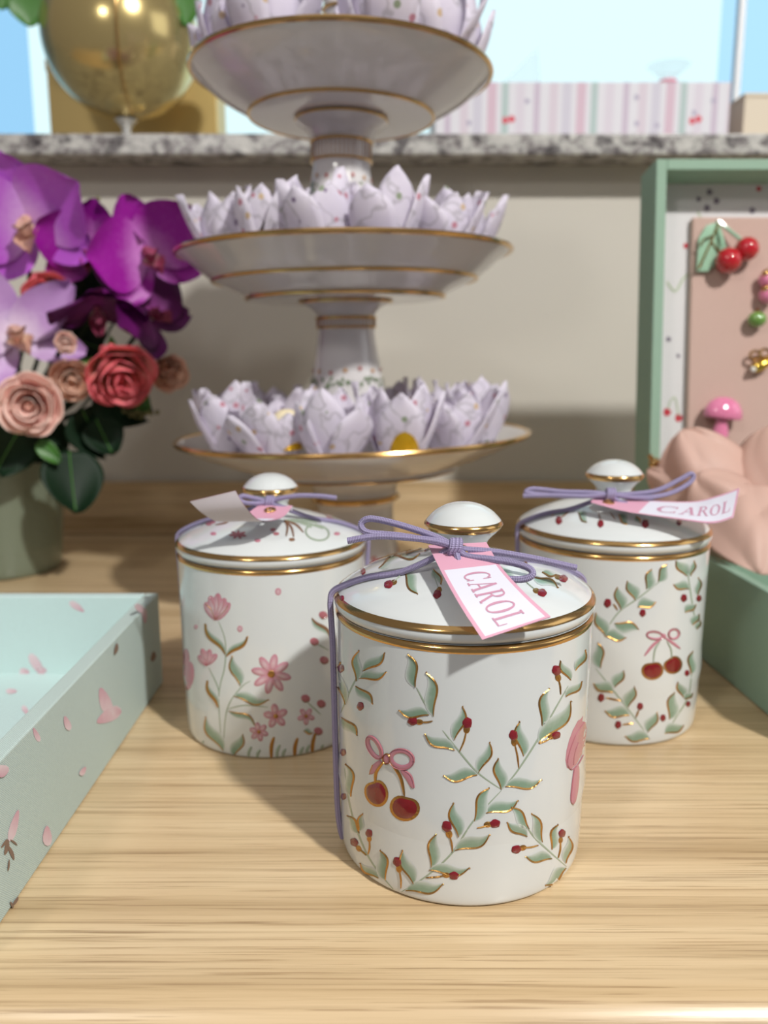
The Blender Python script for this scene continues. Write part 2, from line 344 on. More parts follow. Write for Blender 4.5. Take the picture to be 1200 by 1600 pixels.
# ------------------------------------------------------------------ painting on surfaces
class Painter:
    """lays brush strokes on a body of revolution; strokes are given in a magnified view of the photograph"""
    def __init__(s, mb, bvh, ox, oy, sc, rot=0, c=None):
        s.mb, s.bvh, s.ox, s.oy, s.sc = mb, bvh, ox, oy, sc
        s.rot = Matrix.Rotation(rot, 4, 'Z') if rot else None; s.c = c
    def pt(s, x, y, off):
        d = ray(s.ox + x / s.sc, s.oy + y / s.sc).normalized()
        h, n, i, t = s.bvh.ray_cast(EYEP, d)
        if h is None: return None
        if d.dot(n) > 0: n = -n
        p = h + n * off
        if s.rot: p = s.c + (s.rot @ (p - s.c))
        return p
    def sheet(s, rows, mat, off, w=None):
        R_ = [[s.pt(x, y, (off[i][j] if isinstance(off, list) else off)) for j, (x, y) in enumerate(r)] for i, r in enumerate(rows)]
        vs, idx, ws = [], {}, []
        for i, r in enumerate(R_):
            for j, p in enumerate(r):
                if p is not None: idx[i, j] = len(vs); vs.append(p); ws.append(w[i][j] if w else 1.0)
        fs = []
        for i in range(len(R_) - 1):
            for j in range(len(R_[0]) - 1):
                k = [(i, j), (i, j + 1), (i + 1, j + 1), (i + 1, j)]
                if all(q in idx for q in k):
                    q = [vs[idx[z]] for z in k]
                    if max((q[a] - q[a - 1]).length for a in range(4)) < .02: fs.append(tuple(idx[z] for z in k))
        if fs: s.mb.add(vs, fs, mat, None, ws)
    def stroke(s, P, w, mat=2, off=.00022, taper=True, rise=.00018):
        P = [Vector((x, y, 0)) for x, y in P]
        P = crom(P, 6) if len(P) > 2 else [P[0].lerp(P[1], k / 6) for k in range(7)]
        rows, of = [], []
        for i, p in enumerate(P):
            d = (P[min(i + 1, len(P) - 1)] - P[max(0, i - 1)]).normalized(); n = Vector((-d.y, d.x, 0)); t = i / (len(P) - 1)
            ww = w * (.25 + .75 * math.sin(PI * min(1, max(0, t))) ** .6) if taper else w
            rows.append([(p + n * ww * k).to_2d() for k in (-1, 0, 1)]); of.append([off * .4, off + rise, off * .4])
        s.sheet([[(a.x, a.y) for a in r] for r in rows], mat, of)
    def leaf(s, bx, by, tx, ty, side, w=17, bend=.18, gold=4.6, gm=2, green=1):
        """side +1/-1: which flank carries the gold line; the wash lies on the other flank"""
        b, t = Vector((bx, by)), Vector((tx, ty)); d = t - b; n = Vector((-d.y, d.x)).normalized() * side; L = d.length
        w = min(w, L * .27); rows, ws, edge = [], [], []
        N = 12
        for i in range(N + 1):
            u = i / N
            sp = b.lerp(t, u) + n * (math.sin(PI * u) * bend * L * .9 - .055 * L * math.sin(2 * PI * u))
            hw = w * 2.15 * max(.03, math.sin(PI * u ** .85)) ** .9; d_ = d.normalized() * (L * .06 * math.sin(PI * u))
            rows.append([tuple(sp - n * hw * q + d_ * q) for q in (0, .3, .6, .85, 1)]); ws.append([1, 1, .85, .45, .1] if 0 < i < N else [.5, .4, .3, .2, .1])
            edge.append(tuple(sp + n * .8))
        s.sheet(rows, green, .00012, ws)
        edge.append(tuple(t + d.normalized() * 4 + n * L * .03))
        if gold: s.stroke(edge, gold, gm)
    def blob(s, x, y, rx, ry, ang=0, mat=3, off=.00025, n=14, shape=None, w=None):
        ca, sa = math.cos(ang), math.sin(ang); rows, of, ws = [], [], []
        for q in (1, .8, .45, .02):
            r = []
            for k in range(n + 1):
                a = 2 * PI * k / n; f = shape(a) if shape else 1
                u, v = rx * q * math.cos(a) * f, ry * q * math.sin(a) * f
                r.append((x + u * ca - v * sa, y + u * sa + v * ca))
            rows.append(r); of.append([off * (.4 if q == 1 else 1 + .5 * (1 - q))] * (n + 1)); ws.append([q if w else 1.0] * (n + 1))
        s.sheet(rows, mat, of, ws)
    def berry(s, x, y, r=19, cx=None, cy=None, ex=None, ey=None):
        if cx is not None:
            a = math.atan2(cy - y, cx - x); s.blob(cx, cy, r * .85, r * .62, a, 2, .0002)
            if ex is not None: s.stroke([(cx, cy), ((cx + ex) / 2 + 4, (cy + ey) / 2 + 3), (ex, ey)], 4, 2)
            s.blob(x, y, r * 1.1, r * .9, a, 3, .00034, shape=lambda q: 1 + .07 * math.sin(5 * q))
        else: s.blob(x, y, r * .8, r, .1, 3, .0003, shape=lambda q: 1 + .07 * math.sin(5 * q))
    def cherry(s, x, y, rx, ry, ang):
        sh = lambda a: 1 - .22 * max(0, math.cos(a + PI / 2)) ** 6
        s.blob(x, y, rx * 1.2, ry * 1.2, ang, 2, .0002, 22, sh); s.blob(x, y, rx, ry, ang, 4, .00042, 22, sh)
    def ring(s, x, y, rx, ry, ang, w, mat, off=.0003):
        ca, sa = math.cos(ang), math.sin(ang)
        s.stroke([(x + rx * math.cos(a) * ca - ry * math.sin(a) * sa, y + rx * math.cos(a) * sa + ry * math.sin(a) * ca) for a in [2 * PI * k / 14 for k in range(15)]], w, mat, off, taper=False)

def paint_front(p):
    st = lambda P, w=4: p.stroke(P, w, 7, .0001, True, .00003)
    st([(85, 350), (120, 265), (152, 200)]); st([(393, 245), (430, 315), (465, 365)]); st([(500, 420), (550, 485), (640, 590), (740, 662)])
    st([(740, 662), (800, 592), (880, 470), (960, 330), (1012, 238)]); st([(740, 665), (625, 790), (540, 918), (440, 1010), (330, 1080)])
    st([(100, 575), (130, 760), (200, 940), (310, 1082)]); st([(800, 735), (862, 842), (930, 910), (1005, 976)])
    for L in [(150, 220, 160, 97, -1, 15), (175, 178, 262, 105, 1, 17), (160, 208, 268, 182, 1, 17), (145, 240, 213, 312, -1, 15), (88, 368, 150, 440, -1, 17), (105, 315, 85, 145, -1, 15),
              (388, 245, 358, 112, 1, 20), (462, 362, 432, 186, 1, 20), (446, 356, 324, 338, -1, 19), (546, 460, 580, 324, 1, 18), (550, 500, 430, 436, -1, 19), (645, 592, 690, 470, 1, 18), (642, 600, 506, 604, -1, 22), (740, 660, 728, 537, -1, 21), (755, 648, 900, 620, 1, 20),
              (830, 525, 815, 386, -1, 20), (905, 402, 935, 252, -1, 18), (890, 470, 1020, 302, 1, 26), (1000, 282, 1065, 222, 1, 14), (1022, 215, 981, 138, -1, 14), (1040, 175, 1080, 94, 1, 12),
              (630, 790, 690, 657, -1, 22), (676, 756, 805, 706, 1, 22), (566, 855, 546, 718, -1, 22), (550, 908, 690, 845, 1, 23), (455, 978, 475, 845, -1, 21), (445, 988, 608, 980, 1, 19), (382, 1046, 338, 911, -1, 21), (350, 1072, 500, 1046, 1, 22),
              (126, 690, 104, 560, 1, 14), (160, 832, 175, 762, -1, 11), (160, 840, 112, 770, 1, 13), (266, 1030, 245, 911, 1, 20), (240, 1022, 166, 962, -1, 14),
              (852, 822, 780, 736, 1, 17), (845, 852, 765, 796, -1, 18), (905, 876, 862, 762, 1, 17), (945, 942, 840, 934, -1, 19), (945, 906, 970, 806, -1, 14), (1000, 962, 1012, 855, 1, 14), (1002, 980, 920, 1050, -1, 18)]:
        p.leaf(*L)
    for B in [(165, 322, 18), (86, 168, 17), (378, 383, 19, 405, 386, 460, 382), (600, 390, 22, 598, 415, 568, 508), (788, 440, 20, 791, 468, 810, 574), (961, 440, 18, 943, 446, 892, 474), (963, 176, 20, 970, 205, 980, 274),
              (517, 812, 22, 526, 842, 540, 916), (713, 800, 20, 684, 804, 640, 818), (546, 1012, 19, 515, 1010, 432, 1020), (315, 956, 19, 322, 985, 330, 1064), (140, 876, 17, 158, 902, 190, 930), (200, 840, 16, 201, 862, 196, 926), (95, 510, 15), (97, 690, 14),
              (800, 905, 19, 826, 899, 890, 888), (986, 840, 16, 980, 868, 970, 940)]:
        p.berry(*B)
    p.stroke([(262, 545), (230, 590), (226, 640)], 7); p.stroke([(285, 548), (328, 610), (345, 690)], 7)
    p.ring(223, 490, 20, 46, -.5, 9, 5, .0003); p.ring(223, 490, 26, 52, -.5, 2.2, 6, .0004); p.ring(333, 537, 44, 33, .2, 10, 5, .0003); p.ring(333, 537, 53, 42, .2, 2.2, 6, .0004)
    p.blob(273, 536, 15, 21, 0, 5, .0004); p.ring(273, 536, 15, 21, 0, 2.2, 2, .0005)
    p.stroke([(250, 545), (225, 570), (206, 598)], 13, 5); p.stroke([(215, 560), (202, 600)], 3, 2); p.stroke([(330, 580), (360, 610), (380, 655)], 14, 5); p.stroke([(340, 580), (372, 605), (386, 655)], 3, 6)
    p.cherry(230, 674, 40, 50, -.35); p.cherry(346, 735, 52, 46, .25)
    p.blob(1048, 470, 38, 105, .3, 5, .00015, shape=lambda a: 1 - .1 * math.cos(2 * a)); p.stroke([(1076, 385), (1040, 440), (1008, 540), (1022, 580), (1050, 560), (1072, 520)], 3, 6)
    p.stroke([(1050, 470), (1035, 520), (1032, 560)], 3, 6); p.stroke([(1048, 560), (1040, 640), (1032, 720)], 15, 5); p.stroke([(1034, 580), (1022, 700), (1034, 724)], 2.5, 6)

def paint_front_lid(p):
    for L in [(345, 338, 398, 437, 1, 20), (240, 335, 330, 285, -1, 13), (300, 282, 405, 275, 1, 10), (462, 338, 492, 398, -1, 14), (868, 372, 968, 414, -1, 13), (740, 330, 835, 452, 1, 18), (160, 320, 215, 290, 1, 10), (780, 300, 850, 330, -1, 10), (905, 350, 960, 360, 1, 9)]: p.leaf(*L)
    for B in [(280, 400, 18, 300, 392), (478, 440, 18, 485, 424), (905, 434, 18, 882, 426), (992, 376, 17, 970, 370), (175, 347, 14), (90, 456, 12), (745, 280, 9)]: p.berry(*B)
    p.stroke([(300, 392), (330, 360), (340, 335)], 2, 7); p.stroke([(485, 424), (470, 380), (455, 340)], 2, 7); p.stroke([(882, 426), (850, 400), (830, 380)], 2, 7)

def paint_left(p):
    st = lambda P, w=3.5: p.stroke(P, w, 7, .0001, True, .00003)
    st([(265, 850), (300, 950), (298, 1080), (268, 1230), (282, 1500)]); st([(290, 1500), (310, 1300), (380, 1190), (430, 1155)]); st([(310, 1300), (400, 1280), (520, 1290)])
    st([(310, 1310), (400, 1330), (455, 1390)]); st([(215, 1085), (260, 1180), (270, 1230)]); st([(715, 1260), (790, 1330)], 4); st([(755, 960), (830, 1000)])
    for L in [(302, 1020, 200, 868, -1, 12), (305, 1030, 412, 932, 1, 12), (264, 1290, 210, 1158, -1, 10), (740, 835, 835, 935, -1, 12)]: p.leaf(*L, .08, 9, 8 if L[0] == 740 else 2)
    for L in [(378, 1180, 338, 1030, -1, 24), (345, 1232, 520, 1250, 1, 22), (320, 1310, 450, 1380, -1, 12), (292, 1512, 203, 1340, -1, 24), (342, 1540, 388, 1430, 1, 24), (700, 1410, 745, 1420, 1, 12)]: p.leaf(*L)
    for x, h in [(425, 60), (470, 45), (540, 110), (570, 70), (600, 50), (660, 105), (690, 60), (720, 70), (750, 130), (790, 70), (180, 90)]:
        p.stroke([(x - 5, 1555 - abs(x - 450) * .03), (x - 4, 1555 - h * .6), (x + 10, 1550 - h)], 10 if h > 90 else 8, 2 if h > 90 else 7)
    def flower(x, y, r, n, a0, mat=5, w=.34, cen=2):
        for k in range(n):
            a = a0 + 2 * PI * k / n; p.blob(x + math.cos(a) * r * .58, y + math.sin(a) * r * .58, r * .46, r * w * .62, a, mat, .0002 + .00002 * k, w=1)
            p.stroke([(x + math.cos(a) * r * .15, y + math.sin(a) * r * .15), (x + math.cos(a + .16) * r * .7, y + math.sin(a + .16) * r * .7), (x + math.cos(a) * r, y + math.sin(a) * r)], 3, 6)
        p.blob(x, y, r * .2, r * .2, 0, cen, .0004)
    for a, l in ((-2.2, 90), (-1.85, 105), (-1.5, 112), (-1.15, 100), (-.85, 95)):
        p.blob(255 + math.cos(a) * l * .5, 845 + math.sin(a) * l * .62, l * .62, 25, a, 5, .0002, w=1); p.stroke([(250, 845), (255 + math.cos(a) * l * .6 + 8, 845 + math.sin(a) * l * .7), (255 + math.cos(a) * l, 845 + math.sin(a) * l * 1.15)], 3.5, 2 if l < 100 else 6)
    for a, l in ((-2.4, 60), (-1.9, 75), (-1.3, 70), (-.7, 72)):
        p.blob(205 + math.cos(a) * l * .4, 1075 + math.sin(a) * l * .6, l * .6, 19, a, 5, .0002, w=1); p.stroke([(205, 1080), (205 + math.cos(a) * l * .8, 1075 + math.sin(a) * l * 1.2)], 3.5, 6)
    flower(535, 1120, 100, 8, .2); flower(558, 1335, 62, 5, .8, w=.5); flower(472, 1415, 48, 6, .3, w=.5); flower(712, 1335, 44, 5, .3, w=.5)
    for x, y, r in [(570, 700, 16), (375, 890, 14), (150, 880, 10), (800, 820, 16)]: p.blob(x, y, r, r * 1.2, 0, 5, .00012, w=1)
    for x, y in [(755, 955), (805, 1050), (710, 1245), (790, 1272), (775, 1412), (800, 820)]: p.blob(x, y, 24, 20, .4, 6, .0002); p.stroke([(x - 16, y + 10), (x, y + 18), (x + 18, y + 4)], 4, 8)
    p.blob(112, 1130, 30, 75, .1, 5, .0002); p.blob(100, 1040, 18, 50, 0, 5, .0002)

def paint_left_lid(p):
    for a in range(7):
        q = .3 + a * .9; p.stroke([(365, 410), (365 + 45 * math.cos(q), 410 + 22 * math.sin(q))], 7, 6)
    for x, y, m in [(545, 385, 6), (560, 405, 6), (240, 405, 5), (465, 440, 5), (870, 405, 5), (215, 355, 6), (235, 345, 6), (640, 435, 8)]: p.blob(x, y, 16, 9, 0, m, .0002)
    for tx, ty in [(610, 420), (650, 425), (700, 400), (740, 375), (770, 350), (800, 380)]: p.stroke([(600, 335), ((600 + tx) / 2 + 12, (335 + ty) / 2 - 8), (tx, ty)], 6, 8 if tx < 720 else 7)
    p.ring(770, 400, 60, 38, .2, 5, 7); p.stroke([(250, 360), (300, 350), (330, 330)], 5, 8); p.stroke([(720, 260), (800, 290), (880, 340)], 7, 7)

def paint_right(p):
    st = lambda P, w=4: p.stroke(P, w, 7, .0001, True, .00003)
    st([(760, 620), (650, 705), (560, 770), (490, 870)]); st([(450, 1030), (530, 1130), (620, 1245), (690, 1340)]); st([(780, 1340), (830, 1260), (890, 1150), (905, 960)])
    st([(880, 560), (900, 700), (925, 850)])
    for L in [(690, 662, 715, 570, -1, 22), (745, 627, 785, 548, -1, 20), (640, 712, 602, 625, -1, 24), (572, 757, 555, 655, -1, 24), (648, 745, 732, 722, 1, 26), (540, 822, 652, 850, -1, 24), (500, 880, 455, 775, -1, 24), (495, 880, 592, 888, 1, 24), (475, 1032, 462, 915, 1, 24),
              (540, 1122, 582, 1045, 1, 22), (535, 1145, 445, 1105, -1, 24), (602, 1217, 632, 1120, 1, 24), (612, 1252, 498, 1232, -1, 24), (695, 1332, 738, 1240, 1, 22), (705, 1362, 592, 1350, -1, 24), (798, 1272, 822, 1148, -1, 24), (775, 1337, 862, 1300, 1, 22),
              (880, 600, 830, 530, -1, 24), (895, 600, 912, 530, 1, 14), (890, 660, 818, 640, -1, 22), (930, 690, 932, 610, 1, 12), (870, 770, 920, 735, 1, 18), (905, 830, 935, 780, 1, 16), (900, 1060, 908, 955, -1, 16), (865, 1170, 838, 1098, -1, 18), (868, 1178, 905, 1150, 1, 18), (925, 850, 940, 810, 1, 10)]: p.leaf(*L)
    for B in [(508, 727, 22), (672, 773, 19), (478, 1170, 20), (660, 1211, 18), (557, 1297, 19), (767, 1265, 17), (865, 703, 19), (936, 705, 16), (880, 1055, 15), (885, 1200, 14)]: p.berry(*B)
    for x, y, ex, ey in [(535, 730, 555, 760), (500, 1170, 570, 1185), (577, 1297, 630, 1290), (655, 1225, 640, 1265)]: p.stroke([(x, y), (ex, ey)], 5, 2)
    p.ring(728, 878, 36, 17, .1, 5.5, 5); p.ring(818, 872, 24, 22, -.5, 5.5, 5); p.ring(728, 878, 38, 20, .1, 2, 8); p.ring(819, 871, 28, 24, -.5, 2, 8); p.blob(770, 882, 12, 12, 0, 5, .0003)
    p.stroke([(765, 890), (720, 925), (680, 975)], 7, 5); p.stroke([(775, 888), (815, 915), (848, 940)], 7, 5); p.stroke([(755, 905), (730, 945), (722, 1005)], 4.5, 7); p.stroke([(785, 905), (805, 945), (808, 990)], 4.5, 7)
    p.cherry(718, 1042, 44, 38, -.15); p.cherry(814, 1016, 38, 36, -.6)

def paint_right_lid(p):
    for B in [(280, 340, 20), (475, 355, 19), (685, 355, 22), (843, 347, 18)]: p.berry(*B)
    for L in [(370, 300, 410, 348, 1, 24), (560, 310, 600, 358, 1, 20), (640, 320, 660, 350, -1, 14), (320, 300, 250, 318, 1, 10)]: p.leaf(*L)
    for P in [[(290, 328), (330, 295)], [(475, 340), (465, 300)], [(545, 335), (520, 300)]]: p.stroke(P, 4, 8)

# ------------------------------------------------------------------ lidded jars
BODY = [(.0430, .0010), (.0448, .0003), (.0462, .0008), (.0468, .0030), (.0471, .008), (.0473, .016), (.0476, .035), (.0479, .06), (.0481, .0915), (.0480, .0940), (.0476, .0952), (.0466, .0955), (.0455, .0950), (.045, .09), (.045, .006), (0, .005)]
LID = [(0, .0962), (.0440, .0962), (.0462, .0962), (.0479, .0968), (.0488, .0982), (.0489, .0997), (.0484, .1012), (.0470, .1028), (.0452, .1041), (.0415, .1062), (.036, .1086), (.029, .1112), (.022, .1134), (.016, .1150), (.0118, .1164), (.0095, .1178), (.0087, .119)]
KNOB = [(.0087, .1186), (.0092, .1205), (.0106, .1222), (.0128, .1243), (.0141, .1258), (.0145, .1268), (.0142, .1278), (.0132, .1292), (.0108, .1316), (.0075, .1335), (.004, .1346), (.0001, .1350)]
def smooth_prof(P, n=4):
    Q = crom([Vector((r, z, 0)) for r, z in P], n); return [(max(0, q.x), q.y) for q in Q]
def lid_z(r):
    P = [q for q in LID[6:]]
    for (r0, z0), (r1, z1) in zip(P, P[1:]):
        if r1 <= r <= r0: return z0 + (z1 - z0) * (r0 - r) / (r0 - r1)
    return .1012 if r > .048 else .119
def band(prof, c, S, grow):
    m = MB(); m.lathe([(r + grow, z) for r, z in prof], 96, 0, None); return m
LETTERS = {}
def arc(cx, cy, rx, ry, a0, a1, t0, t1, n=16):
    q = []
    for k in range(n + 1):
        a = math.radians(lerp(a0, a1, k / n)); th = lerp(t0, t1, abs(math.cos(a)))
        q.append(((cx + rx * math.cos(a), cy + ry * math.sin(a)), (cx + (rx - th) * math.cos(a), cy + (ry - t0) * math.sin(a))))
    return q
def bar(x0, y0, x1, y1, w):
    return [((lerp(x0, x1, k / 4) - w / 2, lerp(y0, y1, k / 4)), (lerp(x0, x1, k / 4) + w / 2, lerp(y0, y1, k / 4))) for k in range(5)]
def hbar(x0, x1, y, h):
    return [((lerp(x0, x1, k / 4), y - h / 2), (lerp(x0, x1, k / 4), y + h / 2)) for k in range(5)]
LETTERS['C'] = (.8, [arc(.42, .5, .42, .5, 48, 312, .065, .17), bar(.72, .66, .72, .96, .065), bar(.72, .04, .72, .30, .065)])
LETTERS['A'] = (.86, [bar(.12, .02, .42, .98, .065), bar(.70, .02, .42, .98, .17), hbar(.22, .58, .34, .06), hbar(0, .26, .02, .06), hbar(.54, .86, .02, .06)])
LETTERS['R'] = (.84, [bar(.16, 0, .16, 1, .16), arc(.36, .76, .3, .24, -90, 90, .065, .16), hbar(.16, .38, .978, .06), hbar(.16, .38, .54, .06), bar(.74, .02, .40, .54, .16), hbar(0, .32, .02, .06), hbar(0, .2, .98, .06), hbar(.66, .86, .02, .06)])
LETTERS['O'] = (.88, [arc(.42, .5, .42, .5, 0, 360, .065, .17, 28)])
LETTERS['L'] = (.74, [bar(.16, 0, .16, 1, .16), hbar(0, .7, .022, .06), bar(.68, .02, .70, .3, .065), hbar(0, .34, .98, .06)])

def make_tag(parent, loc, F, text=True, flip=False):
    """F(u, v): u runs along the tag from the eyelet (0..1), v across (0..1); the printed face looks along the surface normal"""
    def Nrm(u, v):
        e_ = .01; a = F(min(1, u + e_), v) - F(max(0, u - e_), v); b = F(u, min(1, v + e_)) - F(u, max(0, v - e_))
        n = a.cross(b).normalized(); return -n if flip else n
    m = MB(); NU, NV = 40, 20; ub, vb = .035, .06
    us = sorted(set([0, .30, 1, 1 - ub] + [k / NU for k in range(NU)])); vs_ = sorted(set([vb, 1 - vb, 0, 1] + [k / NV for k in range(NV)]))
    for side in (0, 1):
        for i in range(len(us) - 1):
            for j in range(len(vs_) - 1):
                u, v = (us[i] + us[i + 1]) / 2, (vs_[j] + vs_[j + 1]) / 2
                if (((u - .12) * 2) ** 2 + (v - .5) ** 2) < .06 ** 2: continue
                c = [F(us[i], vs_[j]), F(us[i + 1], vs_[j]), F(us[i + 1], vs_[j + 1]), F(us[i], vs_[j + 1])]
                k = 2 if side else (1 if (u < .30 or v < vb or v > 1 - vb or u > 1 - ub) else 0)
                off = Nrm(u, v) * (-.00015 if side else .00015)
                m.add([p + off for p in c], [(0, 1, 2, 3)], k)
    tg = m.build('name_tag', [TAGW, TAGP, TAGB], parent, origin=loc)
    if text:
        t = MB(); u = .36; H0, H1 = (.34, .74) if flip else (.74, .30)
        tot = sum(LETTERS[c][0] + .12 for c in 'CAROL'); sc = (.93 - .36) / tot
        for ch in 'CAROL':
            wd, strips = LETTERS[ch]
            for st in strips:
                rows = []
                for a, b in st:
                    r = []
                    for (x, y) in (a, b):
                        uu, vv = u + x * sc, lerp(H1, H0, y); r.append(F(uu, vv) + Nrm(uu, vv) * .00028)
                    rows.append(r)
                t.grid(rows)
            u += (wd + .12) * sc
        t.build('lettering', TAGL, tg, origin=loc)
    ey = MB(); c0 = F(.12, .5); n0 = Nrm(.12, .5); a0 = (F(.2, .5) - c0).normalized(); b0 = n0.cross(a0)
    ey.tube([c0 + n0 * .0004 + (a0 * math.cos(2 * PI * k / 20) + b0 * math.sin(2 * PI * k / 20)) * .0022 for k in range(20)], .0007, 8, closed=True)
    ey.build('eyelet', GOLD, tg, origin=loc); tag(ey and tg.children[-1], 'small gold eyelet')
    return tg

def make_jar(name_label, c, S, view, body_paint, lid_paint, lid_view, bow, cordL, cordR, tagF, text, tilt=(0, 0), flip=False):
    c = Vector(c); j = thing('lidded_jar', name_label, 'jar', c, 'painted porcelain jars with purple cord')
    sp = smooth_prof(BODY, 3); sp = [(r * S, z * S) for r, z in sp]
    m = MB(); m.lathe(sp, 128, 0, c=c)
    bv = BVHTree.FromPolygons([tuple(v) for v in m.v], m.f)
    p = Painter(m, bv, *view); body_paint(p)
    p2 = Painter(m, bv, *view, rot=math.radians(168), c=c); body_paint(p2)
    bd = m.build('jar_body', PAINT, j, origin=c, angle=50)
    g = MB(); g.lathe([(r * S, z * S) for r, z in smooth_prof([(.0481, .0932), (.04845, .0938), (.0485, .0945), (.0482, .0952), (.0474, .0958), (.0464, .0957)], 3)], 96, c=c); g.build('gold_rim', GOLD, bd, origin=c)
    lm = MB(); T = Matrix.Translation(c + Vector((0, 0, .0962 * S))) @ Matrix.Rotation(math.radians(tilt[0]), 4, 'Y') @ Matrix.Rotation(math.radians(tilt[1]), 4, 'X') @ Matrix.Translation(Vector((0, 0, -.0962 * S)))
    lm.lathe([(r * S, z * S) for r, z in smooth_prof(LID, 4)], 128, 0, M=T)
    bl = BVHTree.FromPolygons([tuple(v) for v in lm.v], lm.f)
    lid_paint(Painter(lm, bl, *lid_view)); lid_paint(Painter(lm, bl, *lid_view, rot=math.radians(170), c=c))
    ld = lm.build('lid', PAINT, j, origin=c, angle=50)
    g = MB(); g.lathe([(r * S + .0002, z * S + .0001) for r, z in smooth_prof([(.04885, .1002), (.04855, .1010), (.0478, .1019), (.0472, .1024)], 4)], 96, M=T); g.build('gold_rim', GOLD, ld, origin=c)
    k = MB(); k.lathe([(r * S, z * S) for r, z in smooth_prof(KNOB, 4)], 64, M=T); kb = k.build('lid_knob', PORC, j, origin=c)
    g = MB(); g.lathe([(r * S + .0001, z * S) for r, z in smooth_prof([(.01375, .1253), (.0142, .1260), (.0146, .1268), (.0143, .1277), (.0138, .1283)], 3)], 64, M=T); g.build('gold_rim', GOLD, kb, origin=c)
    # cord: over the lid, down both sides, bow
    K = bow['knot']; rc = .00118 * S
    cm = MB()
    for az, first in ((cordL, 0), (cordR, 1)):
        d = Vector((math.cos(az), math.sin(az), 0)); k0 = Vector((K.x - c.x, K.y - c.y, 0))
        P = [K]
        for q, r in ((.4, .024), (.7, .036), (.92, .0455)):
            v = (k0 * (1 - q) + d * (.0489 * S * q)); rr = v.length / S
            P.append(c + v + Vector((0, 0, lid_z(min(rr, .048)) * S + rc * 1.15)))
        for r, z in ((.0496, .1022), (.0504, .0985), (.0503, .094), (.0497, .08), (.0493, .05), (.0487, .018), (.0478, .007), (.0466, .0018)):
            P.append(c + d * (r * S) + Vector((0, 0, max(rc, z * S))))
        cm.tube(crom(P, 8), rc, 10, 0)
    for P in bow['strands']: cm.tube(crom(P, 10), rc, 10, 0, True, 1)
    cm.build('purple_cord', [CORD, CUT], j, origin=c)
    kn = MB()                                                     # knot wrapped round the strands
    for a in range(3):
        off = Vector(((a - 1) * .0013 * S, 0, 0)); kn.tube([K + off + Vector((.0004 * math.sin(t), -.0019 * math.cos(t), .0023 * math.sin(t))) * S for t in [2 * PI * q / 18 for q in range(18)]], rc * .95, 8, closed=True)
    kn.ball(K, .0018 * S, .0016 * S, .0019 * S, 12); kn.build('cord_knot', CORD, j, origin=c); tag(kn and j.children[-1], 'knot of the bow')
    make_tag(j, c, tagF, text, flip); return j

def Zv(ox, oy, s): return lambda x, y, Y: atY(ox + x / s, oy + y / s, Y)
def bez_rows(E1, E2):
    A, B = [Vector(p) for p in E1], [Vector(p) for p in E2]
    def ev(P, u):
        n = len(P) - 1; x = min(u, .9999) * n; i = int(x); t = x - i
        a, b, c_, d = P[max(0, i - 1)], P[i], P[i + 1], P[min(n, i + 2)]
        return .5 * (2 * b + (c_ - a) * t + (2 * a - 5 * b + 4 * c_ - d) * t * t + (3 * b - a - 3 * c_ + d) * t ** 3)
    return lambda u, v: ev(A, u).lerp(ev(B, u), v)

# front jar -----------------------------------------------------------
z1 = Zv(500, 760, 2.609); z4 = Zv(660, 720, 2.4)
K = z1(550, 247, .2815)
S1 = [K, z1(470, 205, .282), z1(330, 158, .284), z1(215, 132, .286), z1(172, 145, .287), z1(172, 172, .286), z1(205, 190, .284), z1(320, 200, .283), z1(450, 222, .2825), K]
S2 = [K, z1(470, 222, .2805), z1(320, 206, .2805), z1(215, 205, .281), z1(112, 222, .2815)]
S3 = [K, z1(600, 258, .2812), z1(720, 268, .281), z1(880, 295, .281), z1(1045, 332, .281)]
S4 = [K, z1(600, 284, .279), z1(700, 297, .275), z1(800, 315, .271), z1(858, 338, .268), z1(862, 365, .2665), z1(810, 380, .267), z1(700, 370, .270), z1(610, 352, .2735), z1(572, 318, .277), K]
tF = bez_rows([z4(22, 318, .2885), z4(75, 425, .270), z4(142, 545, .2545), z4(225, 672, .2455)], [z4(240, 306, .2845), z4(295, 398, .272), z4(378, 490, .259), z4(482, 586, .2500)])
make_jar('white porcelain lidded jar with cherry bow and berry vines, nearest the camera', (.030, .3045, 0), 1.0, (500, 980, 2.609), paint_front, paint_front_lid, (500, 760, 2.609),
         dict(knot=K, strands=[S1, S2, S3, S4]), math.radians(188), math.radians(14), tF, True, (-.6, 0))
# left jar ------------------------------------------------------------
z3 = Zv(260, 710, 3.265); K = z3(527, 243, .3905)
S1 = [K, z3(440, 222, .39), z3(390, 212, .389), z3(372, 228, .3885), z3(400, 246, .388), z3(460, 250, .3885), K]
S2 = [K, z3(590, 222, .3895), z3(680, 210, .3892), z3(780, 212, .3892), z3(868, 222, .3892)]
S3 = [K, z3(560, 262, .388), z3(640, 278, .386)]
tF = bez_rows([z3(470, 262, .389), z3(380, 318, .376), z3(268, 342, .366), z3(185, 300, .3605), z3(120, 240, .3575)], [z3(645, 262, .3865), z3(590, 322, .373), z3(482, 338, .363), z3(405, 270, .3565), z3(352, 185, .3545)])
make_jar('white lidded jar with pink wildflowers, left behind the front jar', (-.0568, .411, 0), .968, (260, 710, 3.265), paint_left, paint_left_lid, (260, 710, 3.265),
         dict(knot=K, strands=[S1, S2, S3]), math.radians(176), math.radians(3), tF, False)
